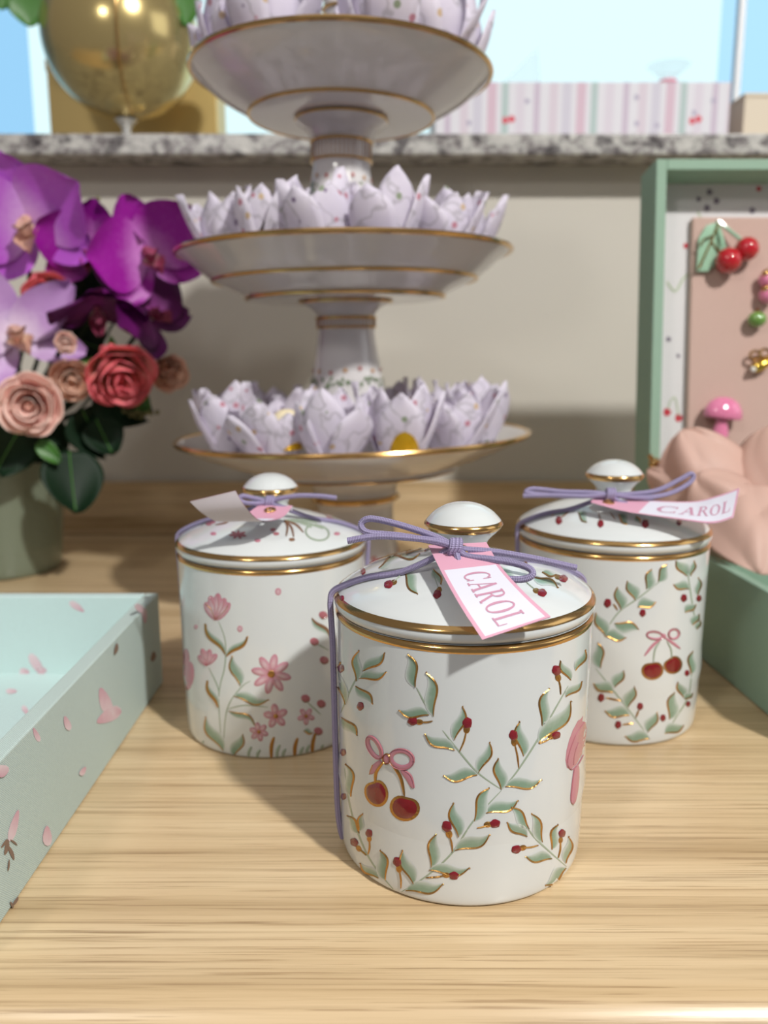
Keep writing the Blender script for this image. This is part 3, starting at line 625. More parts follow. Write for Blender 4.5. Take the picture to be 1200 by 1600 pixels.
# right jar -----------------------------------------------------------
zr = Zv(780, 700, 3.0); K = zr(520, 217, .4025)
S1 = [K, zr(420, 208, .4025), zr(300, 205, .403), zr(200, 194, .403), zr(150, 192, .403), zr(128, 208, .4025), zr(200, 218, .402), zr(330, 226, .402), K]
S2 = [K, zr(400, 226, .401), zr(250, 222, .4015), zr(112, 224, .402)]
S3 = [K, zr(620, 215, .4025), zr(740, 198, .4035), zr(850, 145, .4045), zr(897, 120, .405), zr(910, 138, .405), zr(880, 172, .404), zr(790, 215, .4025), zr(660, 232, .4015), K]
S4 = [K, zr(560, 250, .401), zr(600, 262, .400)]
tF = bez_rows([zr(440, 240, .404), zr(640, 246, .405), zr(880, 252, .399), zr(1125, 188, .392)], [zr(430, 262, .3935), zr(600, 300, .386), zr(850, 338, .376), zr(1010, 352, .371)])
tF = bez_rows([zr(440, 238, .4045), zr(660, 246, .4035), zr(900, 252, .3995), zr(1020, 226, .3965), zr(1127, 188, .3945)], [zr(428, 256, .3965), zr(600, 300, .386), zr(850, 336, .378), zr(1000, 353, .3735), zr(1098, 326, .374)])
make_jar('white lidded jar with cherries and wreath, beside the green box', (.119, .4255, 0), 1.005, (780, 700, 3.0), paint_right, paint_right_lid, (780, 700, 3.0),
         dict(knot=K, strands=[S1, S2, S3, S4]), math.radians(187), math.radians(4), tF, True, flip=True)

# ------------------------------------------------------------------ aqua tray on the left
PETW = wash('printed_pink_petal', (226, 208, 212), (206, 156, 170), .8)
BEE = pm('printed_bee_brown', (136, 112, 96), .8)
tr = thing('fabric_tray', 'aqua fabric tray printed with pink petals and bees', 'tray', (-.28, .32, 0))
X1, X0, Y1, Y0, H, th = -.1292, -.43, .4595, .16, .0545, .0075
Yf = .225
def quadpatch(mb, P, pts, mat, w=None):
    mb.add([P(a, b) for a, b in pts], [tuple(range(len(pts)))], mat, None, w)
def petal_print(mb, surf, px, py, rx, ry, ang, mat=1, n=12):
    """surf(px,py) gives the world point on the printed panel"""
    LIFT[0] = (LIFT[0] + .00004) % .0004; ca, sa = math.cos(ang), math.sin(ang); vs, ws = [], []
    for k in range(n):
        a = 2 * PI * k / n; sx_ = rx * math.cos(a); sy_ = ry * math.sin(a) * (1 - .35 * math.cos(a))
        vs.append(surf(px + sx_ * ca - sy_ * sa, py + sx_ * sa + sy_ * ca)); ws.append(.45 + .45 * math.cos(a))
    mb.add(vs, [tuple(range(n))], mat, None, ws)
m = MB()
LIFT = [0.0]
def surfR(px, py):
    r = ray(px, py); t = (X1 + .00012 + LIFT[0]) / r.x; return r * t + EYEP
def surfB(px, py): return atY(px, py, Y1 - th - .0002)
def surfF(px, py): return atZ(px, py, .0088)
m.box(X1 - th, X1, Yf, Y1, .0004, H, 0)
for q in [(164, 1095, 22, 9, -1.9), (170, 1118, 22, 10, 2.6), (182, 1112, 8, 7, 0), (105, 1130, 12, 5, -1.9), (74, 1306, 16, 7, -1.6), (220, 952, 12, 5, .7), (226, 962, 12, 4, 1.5), (130, 1205, 8, 4, -1), (2, 1205, 10, 12, 1.5), (57, 1148, 12, 4, -2), (22, 1290, 26, 6, -1.3)]: petal_print(m, surfR, *q)
for q in [(11, 1324, 3.5, 12, .2), (18, 1332, 3, 12, -.4), (7, 1318, 2, 8, .6), (22, 1316, 1.6, 7, -.9), (14, 1352, 1.5, 9, .1), (25, 1408, 2.5, 7, .6), (19, 1414, 2, 6, -.4), (182, 1014, 3, 9, .2), (240, 1026, 4, 8, .2)]: petal_print(m, surfR, *q, mat=2)
m.build('side_panel', [FABA, PETW, BEE], tr, origin=(-.28, .32, 0), bevel=.0008, smooth=False)
m = MB(); m.box(X0, X1 - th - .0001, Y1 - th, Y1, .0004, H, 0)
for q in [(120, 948, 14, 5, .6), (58, 1040, 22, 7, 1.0), (38, 1050, 8, 6, 0), (66, 1046, 8, 4, .4)]: petal_print(m, surfB, *q)
m.build('back_panel', [FABI, PETW], tr, origin=(-.28, .32, 0), bevel=.0008, smooth=False)
m = MB(); m.box(X0, X1 - th - .0001, Yf, Yf + th, .0004, H, 0); m.build('front_panel', [FABA], tr, origin=(-.28, .32, 0), bevel=.0008, smooth=False)
m = MB(); m.box(X0, X0 + th, Yf + th, Y1 - th, .0004, H, 0); m.build('side_panel', [FABA], tr, origin=(-.28, .32, 0), bevel=.0008, smooth=False)
m = MB(); m.box(X0 + th, X1 - th, Yf + th, Y1 - th, .001, .0086, 0); petal_print(m, surfF, 18, 1080, 9, 4, 0); petal_print(m, surfF, 40, 1110, 9, 4, 1)
m.build('tray_base', [FABI, PETW], tr, origin=(-.28, .32, 0), smooth=False)

# ------------------------------------------------------------------ green box with upright lid on the right
BX0, BX1, BYb, BYf, BH, bt = .1938, .46, .628, .362, .065, .006
yaw = math.radians(2.7)
bc = Vector((BX0, BYb, 0)); Mb = Matrix.Translation(bc) @ Matrix.Rotation(yaw, 4, 'Z')
bxw, bxd = BX1 - BX0, BYb - BYf
gb = thing('keepsake_box', 'green cloth box with its lid standing open', 'box', bc)
m = MB()
m.box(0, bt, -bxd, 0, .0004, BH, 0, Mb); m.box(bxw - bt, bxw, -bxd, 0, .0004, BH, 0, Mb); m.box(bt + .0001, bxw - bt - .0001, -bxd, -bxd + bt, .0004, BH, 0, Mb); m.box(bt + .0001, bxw - bt - .0001, -bt, 0, .0004, BH, 0, Mb); m.box(bt, bxw - bt, -bxd + bt, -bt, .001, .006, 0, Mb)
m.build('box_base', [FABG], gb, origin=bc, smooth=False, bevel=.0008)
lean = math.radians(6.5)
# the lid is an open tray facing the viewer; local axes: x right, y up the lid, z towards the viewer
LW, LH, LD, lt = .285, .2550, .036, .0075
ML = Matrix.Translation(Vector((.1905, .624, BH + .0005))) @ Matrix.Rotation(PI / 2 - lean, 4, 'X')
def lidpt(px, py, h):
    """point of the lid plane at height h in front of its back, seen at the pixel"""
    n = (ML.to_3x3() @ Vector((0, 0, 1))).normalized(); o = ML @ Vector((0, 0, h)); r = ray(px, py)
    t = (o - EYEP).dot(n) / r.dot(n); return EYEP + r * t
m = MB()
m.box(0, lt, 0, LH, 0, LD, 0, ML); m.box(LW - lt, LW, 0, LH, 0, LD, 0, ML); m.box(lt, LW - lt, LH - lt, LH, 0, LD, 0, ML); m.box(lt, LW - lt, 0, lt, 0, LD, 0, ML); m.box(lt, LW - lt, lt, LH - lt, 0, .003, 0, ML)
ll = m.build('box_lid', [FABG], gb, origin=bc, smooth=False, bevel=.0008)
m = MB(); m.box(lt + .0001, LW - lt - .0001, lt + .0001, LH - lt - .0001, .0031, .005, 0, ML)
s0 = lambda px, py: lidpt(px, py, .0053)
def dot(x, y, r, mat): petal_print(m, s0, x, y, r, r, 0, mat, 10)
for x, y, r in [(1109, 300, 5), (1092, 311, 4), (1120, 314, 5), (1105, 325, 5), (1176, 329, 5), (1045, 530, 4), (1060, 556, 3)]: dot(x, y, r, 1)
for x, y, r in [(1043, 644, 6), (1061, 653, 6), (1186, 295, 4), (1072, 384, 4)]: dot(x, y, r, 2)
def line_print(P, w, mat):
    P = crom([Vector((x, y, 0)) for x, y in P], 5)
    rows = []
    for i, p_ in enumerate(P):
        d = (P[min(i + 1, len(P) - 1)] - P[max(0, i - 1)]).normalized(); rows.append([s0(p_.x - d.y * w * k, p_.y + d.x * w * k) for k in (-1, 1)])
    m.grid(rows, mat)
line_print([(1042, 440), (1055, 455), (1068, 435), (1082, 425)], 1.6, 3); line_print([(1043, 644), (1047, 628), (1055, 622), (1061, 653)], 1.2, 3); line_print([(1090, 330), (1094, 338), (1100, 345)], 1.3, 3)
m.build('printed_lining', [FABW, pm('printed_grey', (126, 116, 130), .8), pm('printed_red', (196, 50, 66), .8), pm('printed_sage', (176, 188, 160), .8)], ll, origin=bc, smooth=False)
pa = lidpt(1081, 340, .009); MLi = ML.inverted(); pl = MLi @ pa
m = MB(); m.box(pl.x, LW - (pl.x) , LH - pl.y, pl.y, .0051, .011, 0, ML); m.build('pink_pad', [FABP], ll, origin=bc, smooth=False, bevel=.0015)
m = MB(); kp = lidpt(1023, 724, LD + .0055); m.ball(kp, .0042, n=16); m.tube([kp + Vector((-.004, .001, .006)), kp, kp + Vector((.004, .001, -.005))], .0016, 8); m.build('gold_clasp', GOLD, gb, origin=bc)
tag(m and gb.children[-1], 'small gold clasp at the lid foot')
# ornaments on the pad
nL = (ML.to_3x3() @ Vector((0, 0, 1))).normalized(); RL = ML.to_3x3()
RED = pm('glossy_red_enamel', (186, 22, 36), .08, coat=1); PKE = pm('pink_enamel', (226, 130, 168), .12, coat=1); GRE = pm('green_glass_bead', (110, 150, 70), .08, coat=1); ENG = pm('pale_green_enamel', (158, 196, 168), .12, coat=.8, var=.15, vscale=200)
def onpad(px, py, h=.0): return lidpt(px, py, .0112 + h)
o0 = onpad(1130, 395); ch = thing('cherry_brooch', 'glossy cherry brooch with green enamel leaf on the pink pad', 'brooch', o0)
for x, y, r in ((1138, 407, .0092), (1167, 389, .0085)):
    q = MB(); q.ball(onpad(x, y, r), r, n=24); q.build('cherry', RED, ch, origin=o0)
q = MB(); cx_ = (1119, 347)
pts = [(1124, 346), (1104, 352), (1092, 372), (1088, 424), (1106, 424), (1122, 410), (1136, 392)]
fan = [onpad(x, y, .0035) for x, y in pts]; cen = onpad(1112, 390, .006); q.add([cen] + fan, [(0, k + 1, k + 2) for k in range(6)] + [(0, 7, 1)])
bk = [onpad(x, y, .0003) for x, y in pts]; q.add(fan + bk, [(k, (k + 1) % 7, 7 + (k + 1) % 7, 7 + k) for k in range(7)]); q.add(bk, [tuple(range(7))])
lf = q.build('enamel_leaf', ENG, ch, origin=o0, angle=60)
q = MB()
for P in ([(1124, 348), (1110, 380), (1092, 420)], [(1115, 368), (1100, 374), (1094, 384)], [(1112, 378), (1120, 390), (1130, 396)]): q.tube([onpad(x, y, .006) for x, y in P], .0007, 6)
q.build('gold_vein', GOLD, lf, origin=o0)
q = MB(); q.tube(crom([onpad(1122, 345, .004), onpad(1124, 365, .006), onpad(1133, 392, .010)], 6), .0013, 8); q.tube(crom([onpad(1122, 345, .004), onpad(1140, 360, .006), onpad(1162, 378, .010)], 6), .0013, 8); q.build('green_stem', ENG, ch, origin=o0)
o0 = onpad(1130, 650); mu = thing('mushroom_charm', 'pink enamel mushroom charm low on the pink pad', 'charm', o0)
q = MB(); Mq = Matrix.Translation(onpad(1129, 652, .009)) @ RL.to_4x4() @ Matrix.Rotation(-PI / 2, 4, 'X') @ Matrix.Rotation(.12, 4, 'Y')
q.lathe([(.0001, .0150), (.006, .0140), (.011, .0105), (.0138, .005), (.0142, .001), (.013, -.001), (.008, .0005), (.0001, .001)], 28, M=Mq @ Matrix.Scale(.62, 4, (0, 1, 0))); q.build('mushroom_cap', PKE, mu, origin=o0)
q = MB(); q.lathe([(.0001, -.016), (.0055, -.0155), (.006, -.011), (.0042, -.004), (.0045, .0005)], 20, M=Mq @ Matrix.Scale(.8, 4, (0, 1, 0))); q.build('mushroom_stalk', PKE, mu, origin=o0)
o0 = onpad(1197, 440); be = thing('beaded_charm', 'pink beaded charm with gold caps at the right edge of the pad', 'charm', o0)
for x, y in ((1199, 437), (1199, 461)):
    q = MB(); q.ball(onpad(x, y, .006), .0062, n=18); q.build('pink_bead', PKE, be, origin=o0)
    q = MB(); q.ball(onpad(x - 2, y - 9, .0085), .0032, n=12); q.build('gold_cap', GOLD, be, origin=o0)
q = MB(); q.tube([onpad(1199, 420, .004), onpad(1199, 445, .002), onpad(1199, 472, .004)], .0012, 8); q.build('gold_pin', GOLD, be, origin=o0)
o0 = onpad(1183, 500); q = MB(); q.ball(onpad(1183, 499, .006), .0068, .0058, .0062, 22, M=RL); q.tube([onpad(1183, 488, .004), onpad(1184, 482, .002)], .001, 6, 1)
tag(q.build('glass_bead', [GRE, GOLD], origin=o0), 'round green glass bead above the gold bee on the pink pad', 'bead')
o0 = onpad(1188, 565); bee = thing('gold_bee_pin', 'small gold bee pin on the pink pad', 'pin', o0)
q = MB(); q.ball(onpad(1190, 570, .005), .0085, .0042, .0045, 18, M=RL @ Matrix.Rotation(.5, 3, 'Z')); q.ball(onpad(1181, 573, .0055), .0035, n=12); q.build('bee_body', pm('brushed_gold', (214, 176, 80), .25, metal=1), bee, origin=o0)
for x, y in ((1180, 555), (1195, 552)):
    q = MB(); q.tube([onpad(x, y, .006) + RL @ Vector((.0038 * math.cos(t), .003 * math.sin(t), 0)) for t in [2 * PI * k / 16 for k in range(16)]], .0011, 8, closed=True); q.build('bee_wing', GOLD, bee, origin=o0)
q = MB(); q.ball(onpad(1177, 577, .0065), .0022, n=12); q.build('clear_stone', pm('clear_crystal', (236, 236, 230), .05, coat=1), bee, origin=o0)
# ------------------------------------------------------------------ stacked cake stands
SY = .62
def stand(label, cx, z0, prof, bands, tilt):
    o = thing('cake_stand', label, 'cake stand', (cx, SY, z0), 'stacked white cake stands', (0, math.radians(tilt), 0))
    plate, foot = prof
    m = MB(); m.lathe(smooth_prof([(r, z - z0) for r, z in plate], 3), 128); pl_ = m.build('plate', PORCI, o, angle=50)
    m = MB(); m.lathe(smooth_prof([(r, z - z0) for r, z in foot], 3), 72); fp = m.build('pedestal', PORCI, o, angle=50)
    for r, z, w, par in bands:
        q = MB(); q.tube([Vector((r * math.cos(2 * PI * k / 96), r * math.sin(2 * PI * k / 96), z - z0)) for k in range(96)], w, 8, closed=True); q.build('gold_band', GOLD, pl_ if par else fp)
    return o, fp
VINE = [pm('stand_vine_green', (112, 130, 98), .3), pm('stand_vine_red', (176, 104, 100), .3), pm('stand_vine_ochre', (196, 150, 104), .3)]
def vines(par, z, r0, r1, z0, zz, n=15, seed=0):
    # painted garland round the stem: drooping leaf sprays, buds above
    r_ = random.Random(seed); q = MB()
    def P(a, h, o=.0005):
        f = (h - z) / (zz - z); r = lerp(r0, r1, f) + o; return Vector((r * math.cos(a), r * math.sin(a), h - z0))
    for k in range(n * 2):
        a = PI * k / n; h = z + .004 + .0035 * abs(math.sin(a * n / 4))
        for g in range(3):
            aa = a + r_.uniform(-.1, .1); hh = h + r_.uniform(-.003, .003); da, dh = r_.uniform(-.12, .12), r_.uniform(-.005, -.002)
            q.add([P(aa, hh), P(aa + da * .5 + .05, hh + dh * .5, .0007), P(aa + da, hh + dh), P(aa + da * .5 - .05, hh + dh * .5, .0007)], [(0, 1, 2, 3)], 0)
    for k in range(n):
        a = 2 * PI * k / n + .1; h = z + .013 + r_.uniform(-.0015, .0015); m_ = 1 + k % 2
        q.add([P(a + .06 * math.cos(t) , h + .0015 * math.sin(t), .0006) for t in [2 * PI * j / 8 for j in range(8)]], [tuple(range(8))], m_)
    q.build('vine_border', VINE, par)
def flutes(par, za, zb, r, z0, n=44):
    q = MB()
    for k in range(n):
        a = 2 * PI * k / n; q.tube([Vector((r * math.cos(a), r * math.sin(a), za - z0)), Vector((r * math.cos(a), r * math.sin(a), zb - z0))], .0005, 5)
    q.build('gold_fluting', pm('bronze_fluting', (176, 140, 104), .3, metal=.6), par)
# bottom
P0 = ([(.030, .103), (.074, .1045), (.078, .107), (.100, .115), (.120, .1235), (.129, .1285), (.1292, .1300), (.126, .1292), (.105, .1195), (.08, .1135), (0, .112)],
      [(.0, .003), (.046, .003), (.052, .0006), (.054, .003), (.046, .012), (.034, .035), (.029, .06), (.0285, .076), (.031, .081), (.0315, .086), (.032, .092), (.040, .102), (.044, .1035), (0, .104)])
s0_, f0 = stand('lowest of three stacked white cake stands, gold rim, cups of sweets', -.0195, 0, P0, [(.1293, .1295, .0018, 1), (.0755, .1045, .0012, 1), (.0317, .0835, .0022, 0)], -1.6)
P1 = ([(.028, .2265), (.066, .2265), (.070, .2285), (.076, .2325), (.094, .2405), (.108, .2515), (.1175, .2585), (.1182, .2598), (.115, .2590), (.10, .2485), (.08, .2385), (0, .235)],
      [(.0, .117), (.026, .117), (.0305, .1125), (.0312, .117), (.0300, .140), (.0270, .165), (.0225, .19), (.0205, .205), (.0212, .2075), (.0212, .2145), (.0215, .217), (.026, .222), (.0335, .2262), (0, .227)])
s1_, f1 = stand('middle of three stacked white cake stands, gold rim, cups of sweets', -.0262, .1125, P1, [(.1182, .2592, .0018, 1), (.0945, .2402, .0012, 1), (.0715, .2285, .0012, 1), (.0335, .2255, .0009, 0), (.0215, .2145, .0011, 0), (.0215, .2078, .0008, 0)], -.8)
P2 = ([(.028, .3495), (.060, .3495), (.064, .3510), (.070, .3545), (.086, .3635), (.098, .3725), (.1022, .3765), (.1025, .3778), (.100, .3772), (.085, .3675), (.07, .3605), (0, .358)],
      [(.0, .2395), (.025, .2395), (.0295, .2355), (.0302, .239), (.029, .262), (.026, .285), (.0222, .305), (.0200, .318), (.0208, .3205), (.0210, .3345), (.0212, .3365), (.025, .342), (.0315, .3488), (0, .35)])
s2_, f2 = stand('topmost of three stacked white cake stands, seen from below', -.0308, .2355, P2, [(.1024, .3772, .0018, 1), (.0640, .3503, .0012, 1), (.0318, .348, .0009, 0), (.0212, .3335, .0010, 0), (.0212, .321, .0008, 0)], .6)
m = MB(); m.lathe([(.0, .0035), (.022, .0035), (.022, 0), (.0215, .0), (.02, .012), (.012, .035), (.0108, .055), (.0122, .0605), (.0122, .0685), (.008, .074), (.014, .086), (.0001, .096)], 40, c=(0, 0, .3580 - .2355)); fi = m.build('finial', PORCI, s2_)
for zz in (.0605, .0685):
    q = MB(); q.tube([Vector((.0125 * math.cos(2 * PI * k / 40), .0125 * math.sin(2 * PI * k / 40), .358 - .2355 + zz)) for k in range(40)], .0012, 8, closed=True); q.build('gold_band', GOLD, fi)
vines(f0, .030, .036, .031, 0, .05, 15, 1); vines(f1, .1645, .0272, .0243, .1125, .184, 15, 2); vines(f2, .296, .0238, .0213, .2355, .311, 15, 3)
flutes(f1, .2079, .2143, .0212, .1125); flutes(f2, .3212, .3333, .0209, .2355)

# ------------------------------------------------------------------ paper cups of sweets
def cup_mesh(seed, tall=1.0):
    r_ = random.Random(seed); m = MB()
    m.lathe([(.0001, .0006), (.011, .0006), (.0125, .002), (.0140, .010)], 16)
    for layer in range(2):
        for k in range(4):
            a = PI / 2 * k + PI / 4 * layer + r_.uniform(-.15, .15); L = (.038 if layer else .043) * tall * r_.uniform(.78, 1.15); fl = r_.uniform(.006, .019) + .003 * layer; wd = .0126 * r_.uniform(.9, 1.1); tw = r_.uniform(-.5, .5); pt = r_.uniform(1.0, 2.4)
            ca, sa = math.cos(a), math.sin(a); rows = []
            for i in range(11):
                u = i / 10; w_ = wd * (.62 + .42 * math.sin(PI * min(1, u * .8 + .1))) * (1 if u < .5 else max(.03, 1 - ((u - .5) / .5) ** (1.2 + pt)))
                rr_ = .0115 + fl * u ** 1.2 + .0035 * math.sin(PI * u) + .0012 * layer; z = .001 + L * u; row = []
                for j in range(7):
                    v = j / 3 - 1; x = rr_ - .0034 * v * v * (1 - .3 * u) + tw * v * .005 * u; y = v * w_
                    row.append(Vector((x * ca - y * sa, x * sa + y * ca, z)))
                rows.append(row)
            m.grid(rows)
    return m
CUPS = [cup_mesh(40 + k, 1.06 + .06 * (k % 3 - 1)).build('paper_cup', PAPER, solid=.00018, angle=60) for k in range(5)]
used = set()
def place_cup(x, y, z, rz, sc, label, group):
    k = R.randrange(5); src = CUPS[k]
    if k in used: o = src.copy(); COL.objects.link(o)
    else: used.add(k); o = src
    o.location = (x, y, z); o.rotation_euler = (R.uniform(-.1, .1), R.uniform(-.1, .1), rz); o.scale = (sc,) * 3
    tag(o, label, 'candy cup', group); return o
ORD = ['first', 'second', 'third', 'fourth', 'fifth', 'sixth', 'seventh', 'eighth', 'ninth']
def ring_of_cups(cx, r, z, tilt, degs, sc, where, group, row):
    out = []
    for i, d in enumerate(degs):
        a = math.radians(d); lx, y = r * math.sin(a), SY - r * math.cos(a); t = math.radians(tilt)
        out.append(place_cup(cx + lx + .125 * math.sin(t), y, z - lx * math.sin(t), R.uniform(0, 6), sc, f'lilac paper candy cup, {ORD[i]} from left {row} {where}', group))
    return out
c0 = ring_of_cups(-.0195, .091, .1212, -1.6, [-94, -62, -33, -6, 21, 48, 78], 1.06, 'of the lowest cake stand', 'lilac candy cups on the lowest stand', 'along the front')
ring_of_cups(-.0195, .086, .1205, -1.6, [-132, -162, 162, 130], 1.04, 'of the lowest cake stand', 'lilac candy cups on the lowest stand', 'along the back')
c1 = ring_of_cups(-.0262, .080, .2472, -.8, [-98, -66, -36, -8, 20, 50, 82], 1.08, 'of the middle cake stand', 'lilac candy cups on the middle stand', 'along the front')
c2 = ring_of_cups(-.0308, .072, .3682, .6, [-98, -66, -36, 24, 52, 82], 1.16, 'of the topmost cake stand', 'lilac candy cups on the topmost stand', 'along the front')
SW = [pm('pale_yellow_fondant', (240, 226, 190), .5), pm('gold_foil', (226, 178, 40), .25, metal=.7), pm('dark_chocolate', (52, 34, 28), .4)]
def sweet(cup, kind, label, dx=0, dy=0, dz=0):
    l = Vector(cup.location) + Vector((dx, dy, .0045 + dz)); o = thing('wrapped_sweet', label, 'sweet', l)
    m = MB(); m.lathe(smooth_prof([(.0001, 0), (.009, 0), (.0098, .003), (.0098, .014), (.0085, .0175), (.0001, .018)], 3), 20); m.build('sweet_body', SW[1] if kind != 2 else SW[2], o)
    m = MB(); m.lathe(smooth_prof([(.0098, .0145), (.0105, .017), (.0085, .022), (.004, .0255), (.0001, .026)], 3), 20); m.build('sweet_topping', SW[0] if kind != 2 else SW[1], o)
sweet(c0[2], 0, 'cream and gold sweet in a cup left of centre on the lowest stand', .01, -.008, .004); sweet(c0[4], 0, 'yellow gold sweet in a cup right of centre on the lowest stand', .003, -.012, .002)
sweet(c1[0], 2, 'dark chocolate sweet in the leftmost cup of the middle stand', .004, -.010, .004); sweet(c1[2], 2, 'dark chocolate sweet in the third cup of the middle stand', .004, -.011, .006)

# ------------------------------------------------------------------ bouquet in the celadon vase
vc = Vector((-.342, .725, 0))
m = MB(); m.lathe(smooth_prof([(.0001, .003), (.040, .002), (.046, 0), (.0495, .004), (.0515, .02), (.054, .05), (.0585, .085), (.0625, .118), (.0635, .122), (.062, .1225), (.0595, .118), (.052, .05), (.047, .012), (.0001, .010)], 3), 80, c=vc)
tag(m.build('flower_vase', pm('celadon_glaze', (120, 130, 112), .3, coat=.2), origin=vc), 'pale celadon green vase holding the bouquet', 'vase')
def petal(mb, M, L, Wd, cupz=.2, curl=.2, sharp=.8, mat=0, ruffle=0, ph=0, nu=10, nv=8, edge=None):
    rows, ws = [], []
    for i in range(nu + 1):
        u = i / nu; hw = Wd * (math.sin(PI * min(1, max(0, u * .93 + .035)) ** sharp)) ** .7; r, w_ = [], []
        for j in range(nv + 1):
            v = 2 * j / nv - 1; z = cupz * L * (v * v - .3) * u + curl * L * u * u + ruffle * L * math.sin(4 * v + 9 * u + ph) * abs(v) * u
            r.append(M @ Vector((v * hw, u * L, z))); w_.append(min(1, max(0, (u * 2.4 + .3 * abs(v) - .12) if edge is None else edge(u, v))))
        rows.append(r); ws += w_
    mb.grid(rows, mat, None, ws)
VIV = wash('magenta_orchid_petal', (224, 150, 224), (158, 20, 156), .45, sss=.1); DRK = wash('plum_orchid_petal', (150, 60, 140), (96, 14, 92), .45, sss=.1)
LIL = wash('lilac_orchid_petal', (228, 184, 238), (190, 88, 210), .45, sss=.1); PALE = wash('pale_lilac_petal', (236, 222, 238), (184, 140, 196), .45, sss=.1)
LIPM = wash('orchid_lip', (232, 210, 200), (150, 60, 90), .5); LIPY = wash('cream_lip', (240, 226, 190), (214, 170, 150), .5)
ROSEC = wash('coral_rose_petal', (242, 200, 178), (230, 104, 116), .5, sss=.1); ROSEP = wash('pale_pink_rose_petal', (244, 186, 178), (248, 214, 202), .5, sss=.1); ROSEA = wash('peach_rose_petal', (236, 176, 140), (244, 204, 182), .5, sss=.1)
def facing(px, py, Y, yawd=0, pitchd=0, roll=0):
    """frame at a point of the bouquet, its z axis turned towards the viewer then yawed/pitched"""
    p = atY(px, py, Y); z = (EYEP - p).normalized(); z = Matrix.Rotation(math.radians(yawd), 3, 'Z') @ z; x = Vector((0, 0, 1)).cross(z).normalized(); z = Matrix.Rotation(math.radians(pitchd), 3, x) @ z; y = z.cross(x).normalized()
    return Matrix.Translation(p) @ Matrix((x, y, z)).transposed().to_4x4() @ Matrix.Rotation(math.radians(roll), 4, 'Z')
NECK = vc + Vector((0, 0, .115))
def stem_to(o, p, r=.0018):
    q = MB(); hd = (p - NECK); hd.z = 0; foot = NECK + hd.normalized() * R.uniform(.012, .044) + Vector((R.uniform(-.008, .008), 0, -.02)); foot.x = max(foot.x, vc.x - .04)
    q.tube(crom([p, (p + foot) / 2 + Vector((0, .02, .01)), foot + Vector((0, 0, .025)), foot], 8), r, 6); q.build('stem', LEAFD, o, origin=o.location)
def orchid(px, py, Y, size, mat, lip, label, yaw=0, pit=0, roll=0, pointy=False, ruffle=.03):
    M = facing(px, py, Y, yaw, pit, roll); p = M.translation.copy(); o = thing('orchid_bloom', label, 'orchid', p, 'orchids in the celadon vase')
    q = MB()
    for a, L, w in ((0, .92, .34), (125, .9, .33), (-125, .9, .33)): petal(q, M @ Matrix.Translation((0, 0, -.002)) @ Matrix.Rotation(math.radians(a), 4, 'Z') @ Matrix.Rotation(.15, 4, 'X'), size * L, size * (w if not pointy else .24), .1, .05, 1, 0, ruffle, a)
    q.build('sepal', mat, o, origin=p)
    for a in (68, -68):
        q = MB(); petal(q, M @ Matrix.Translation((0, 0, .001)) @ Matrix.Rotation(math.radians(a), 4, 'Z') @ Matrix.Rotation(.2, 4, 'X'), size, size * (.56 if not pointy else .3), .12, .1, .82, 0, ruffle, a * 2); q.build('petal', mat, o, origin=p)
    q = MB()
    petal(q, M @ Matrix.Translation((0, 0, .004)) @ Matrix.Rotation(PI, 4, 'Z') @ Matrix.Rotation(.7, 4, 'X'), size * .42, size * .16, .6, .2)
    for a in (70, -70): petal(q, M @ Matrix.Translation((0, 0, .003)) @ Matrix.Rotation(math.radians(a), 4, 'Z') @ Matrix.Rotation(1.1, 4, 'X'), size * .26, size * .12, .8, .1)
    q.ball(M @ Vector((0, size * .06, size * .1)), size * .075, n=12); q.build('lip', lip, o, origin=p); stem_to(o, p)
    return o
def rose(px, py, Y, r, mat, label, yaw=0, pit=20, cat='rose', layers=5):
    M = facing(px, py, Y, yaw, pit, R.uniform(0, 90)); p = M.translation.copy(); o = thing('rose', label, cat, p, 'roses in the celadon vase'); q = MB()
    for k in range(layers):
        f = (k + 1) / layers; n = 2 if k == 0 else 3 if k < 3 else 5
        for i in range(n):
            a0 = 2 * PI * i / n + k * 1.3 + R.uniform(-.2, .2); span = 2 * PI / n * R.uniform(.62, .8); rows, ws = [], []
            rad = r * (.10 + .74 * f ** 1.1) * R.uniform(.9, 1.1); hgt = r * (1.0 - .40 * f * f) * R.uniform(.93, 1.07); op = f * R.uniform(.6, 1.3); wv = R.uniform(0, 6)
            for a in range(10):
                u = a / 9; row = []
                for b_ in range(13):
                    v = b_ / 6 - 1; an = a0 + v * span * (.8 + .2 * math.sin(PI * u)); lift = 1 - .30 * abs(v) ** 2.5 * u
                    rr_ = rad * (.34 + .66 * math.sin(min(1, u * 1.15) * PI / 2)) + r * .34 * op * max(0, u - .6) ** 1.3 * (1.6 - .5 * abs(v)) + r * .02 * math.sin(5 * v + wv) * u
                    z = -.55 * r + (hgt + .5 * r) * u * lift - r * .42 * op * max(0, u - .72) ** 1.1
                    row.append(M @ Vector((rr_ * math.cos(an), rr_ * math.sin(an), z))); ws.append(min(1, max(0, u * 1.5 - .45 + .2 * abs(v))))
                rows.append(row)
            q.grid(rows, 0, None, ws)
    q.ball(M @ Vector((0, 0, r * .1)), r * .16, r * .16, r * .5, 12, M=M.to_3x3()); q.build('petals', mat, o, origin=p, solid=.0004)
    s_ = MB()
    for i in range(5): petal(s_, M @ Matrix.Translation((0, 0, -.5 * r)) @ Matrix.Rotation(2 * PI * i / 5, 4, 'Z') @ Matrix.Rotation(.2, 4, 'X'), r * .9, r * .16, .1, -.1, 1)
    s_.build('sepal', LEAFL, o, origin=p); stem_to(o, p - M.to_3x3() @ Vector((0, 0, r * .5)), .002); return o
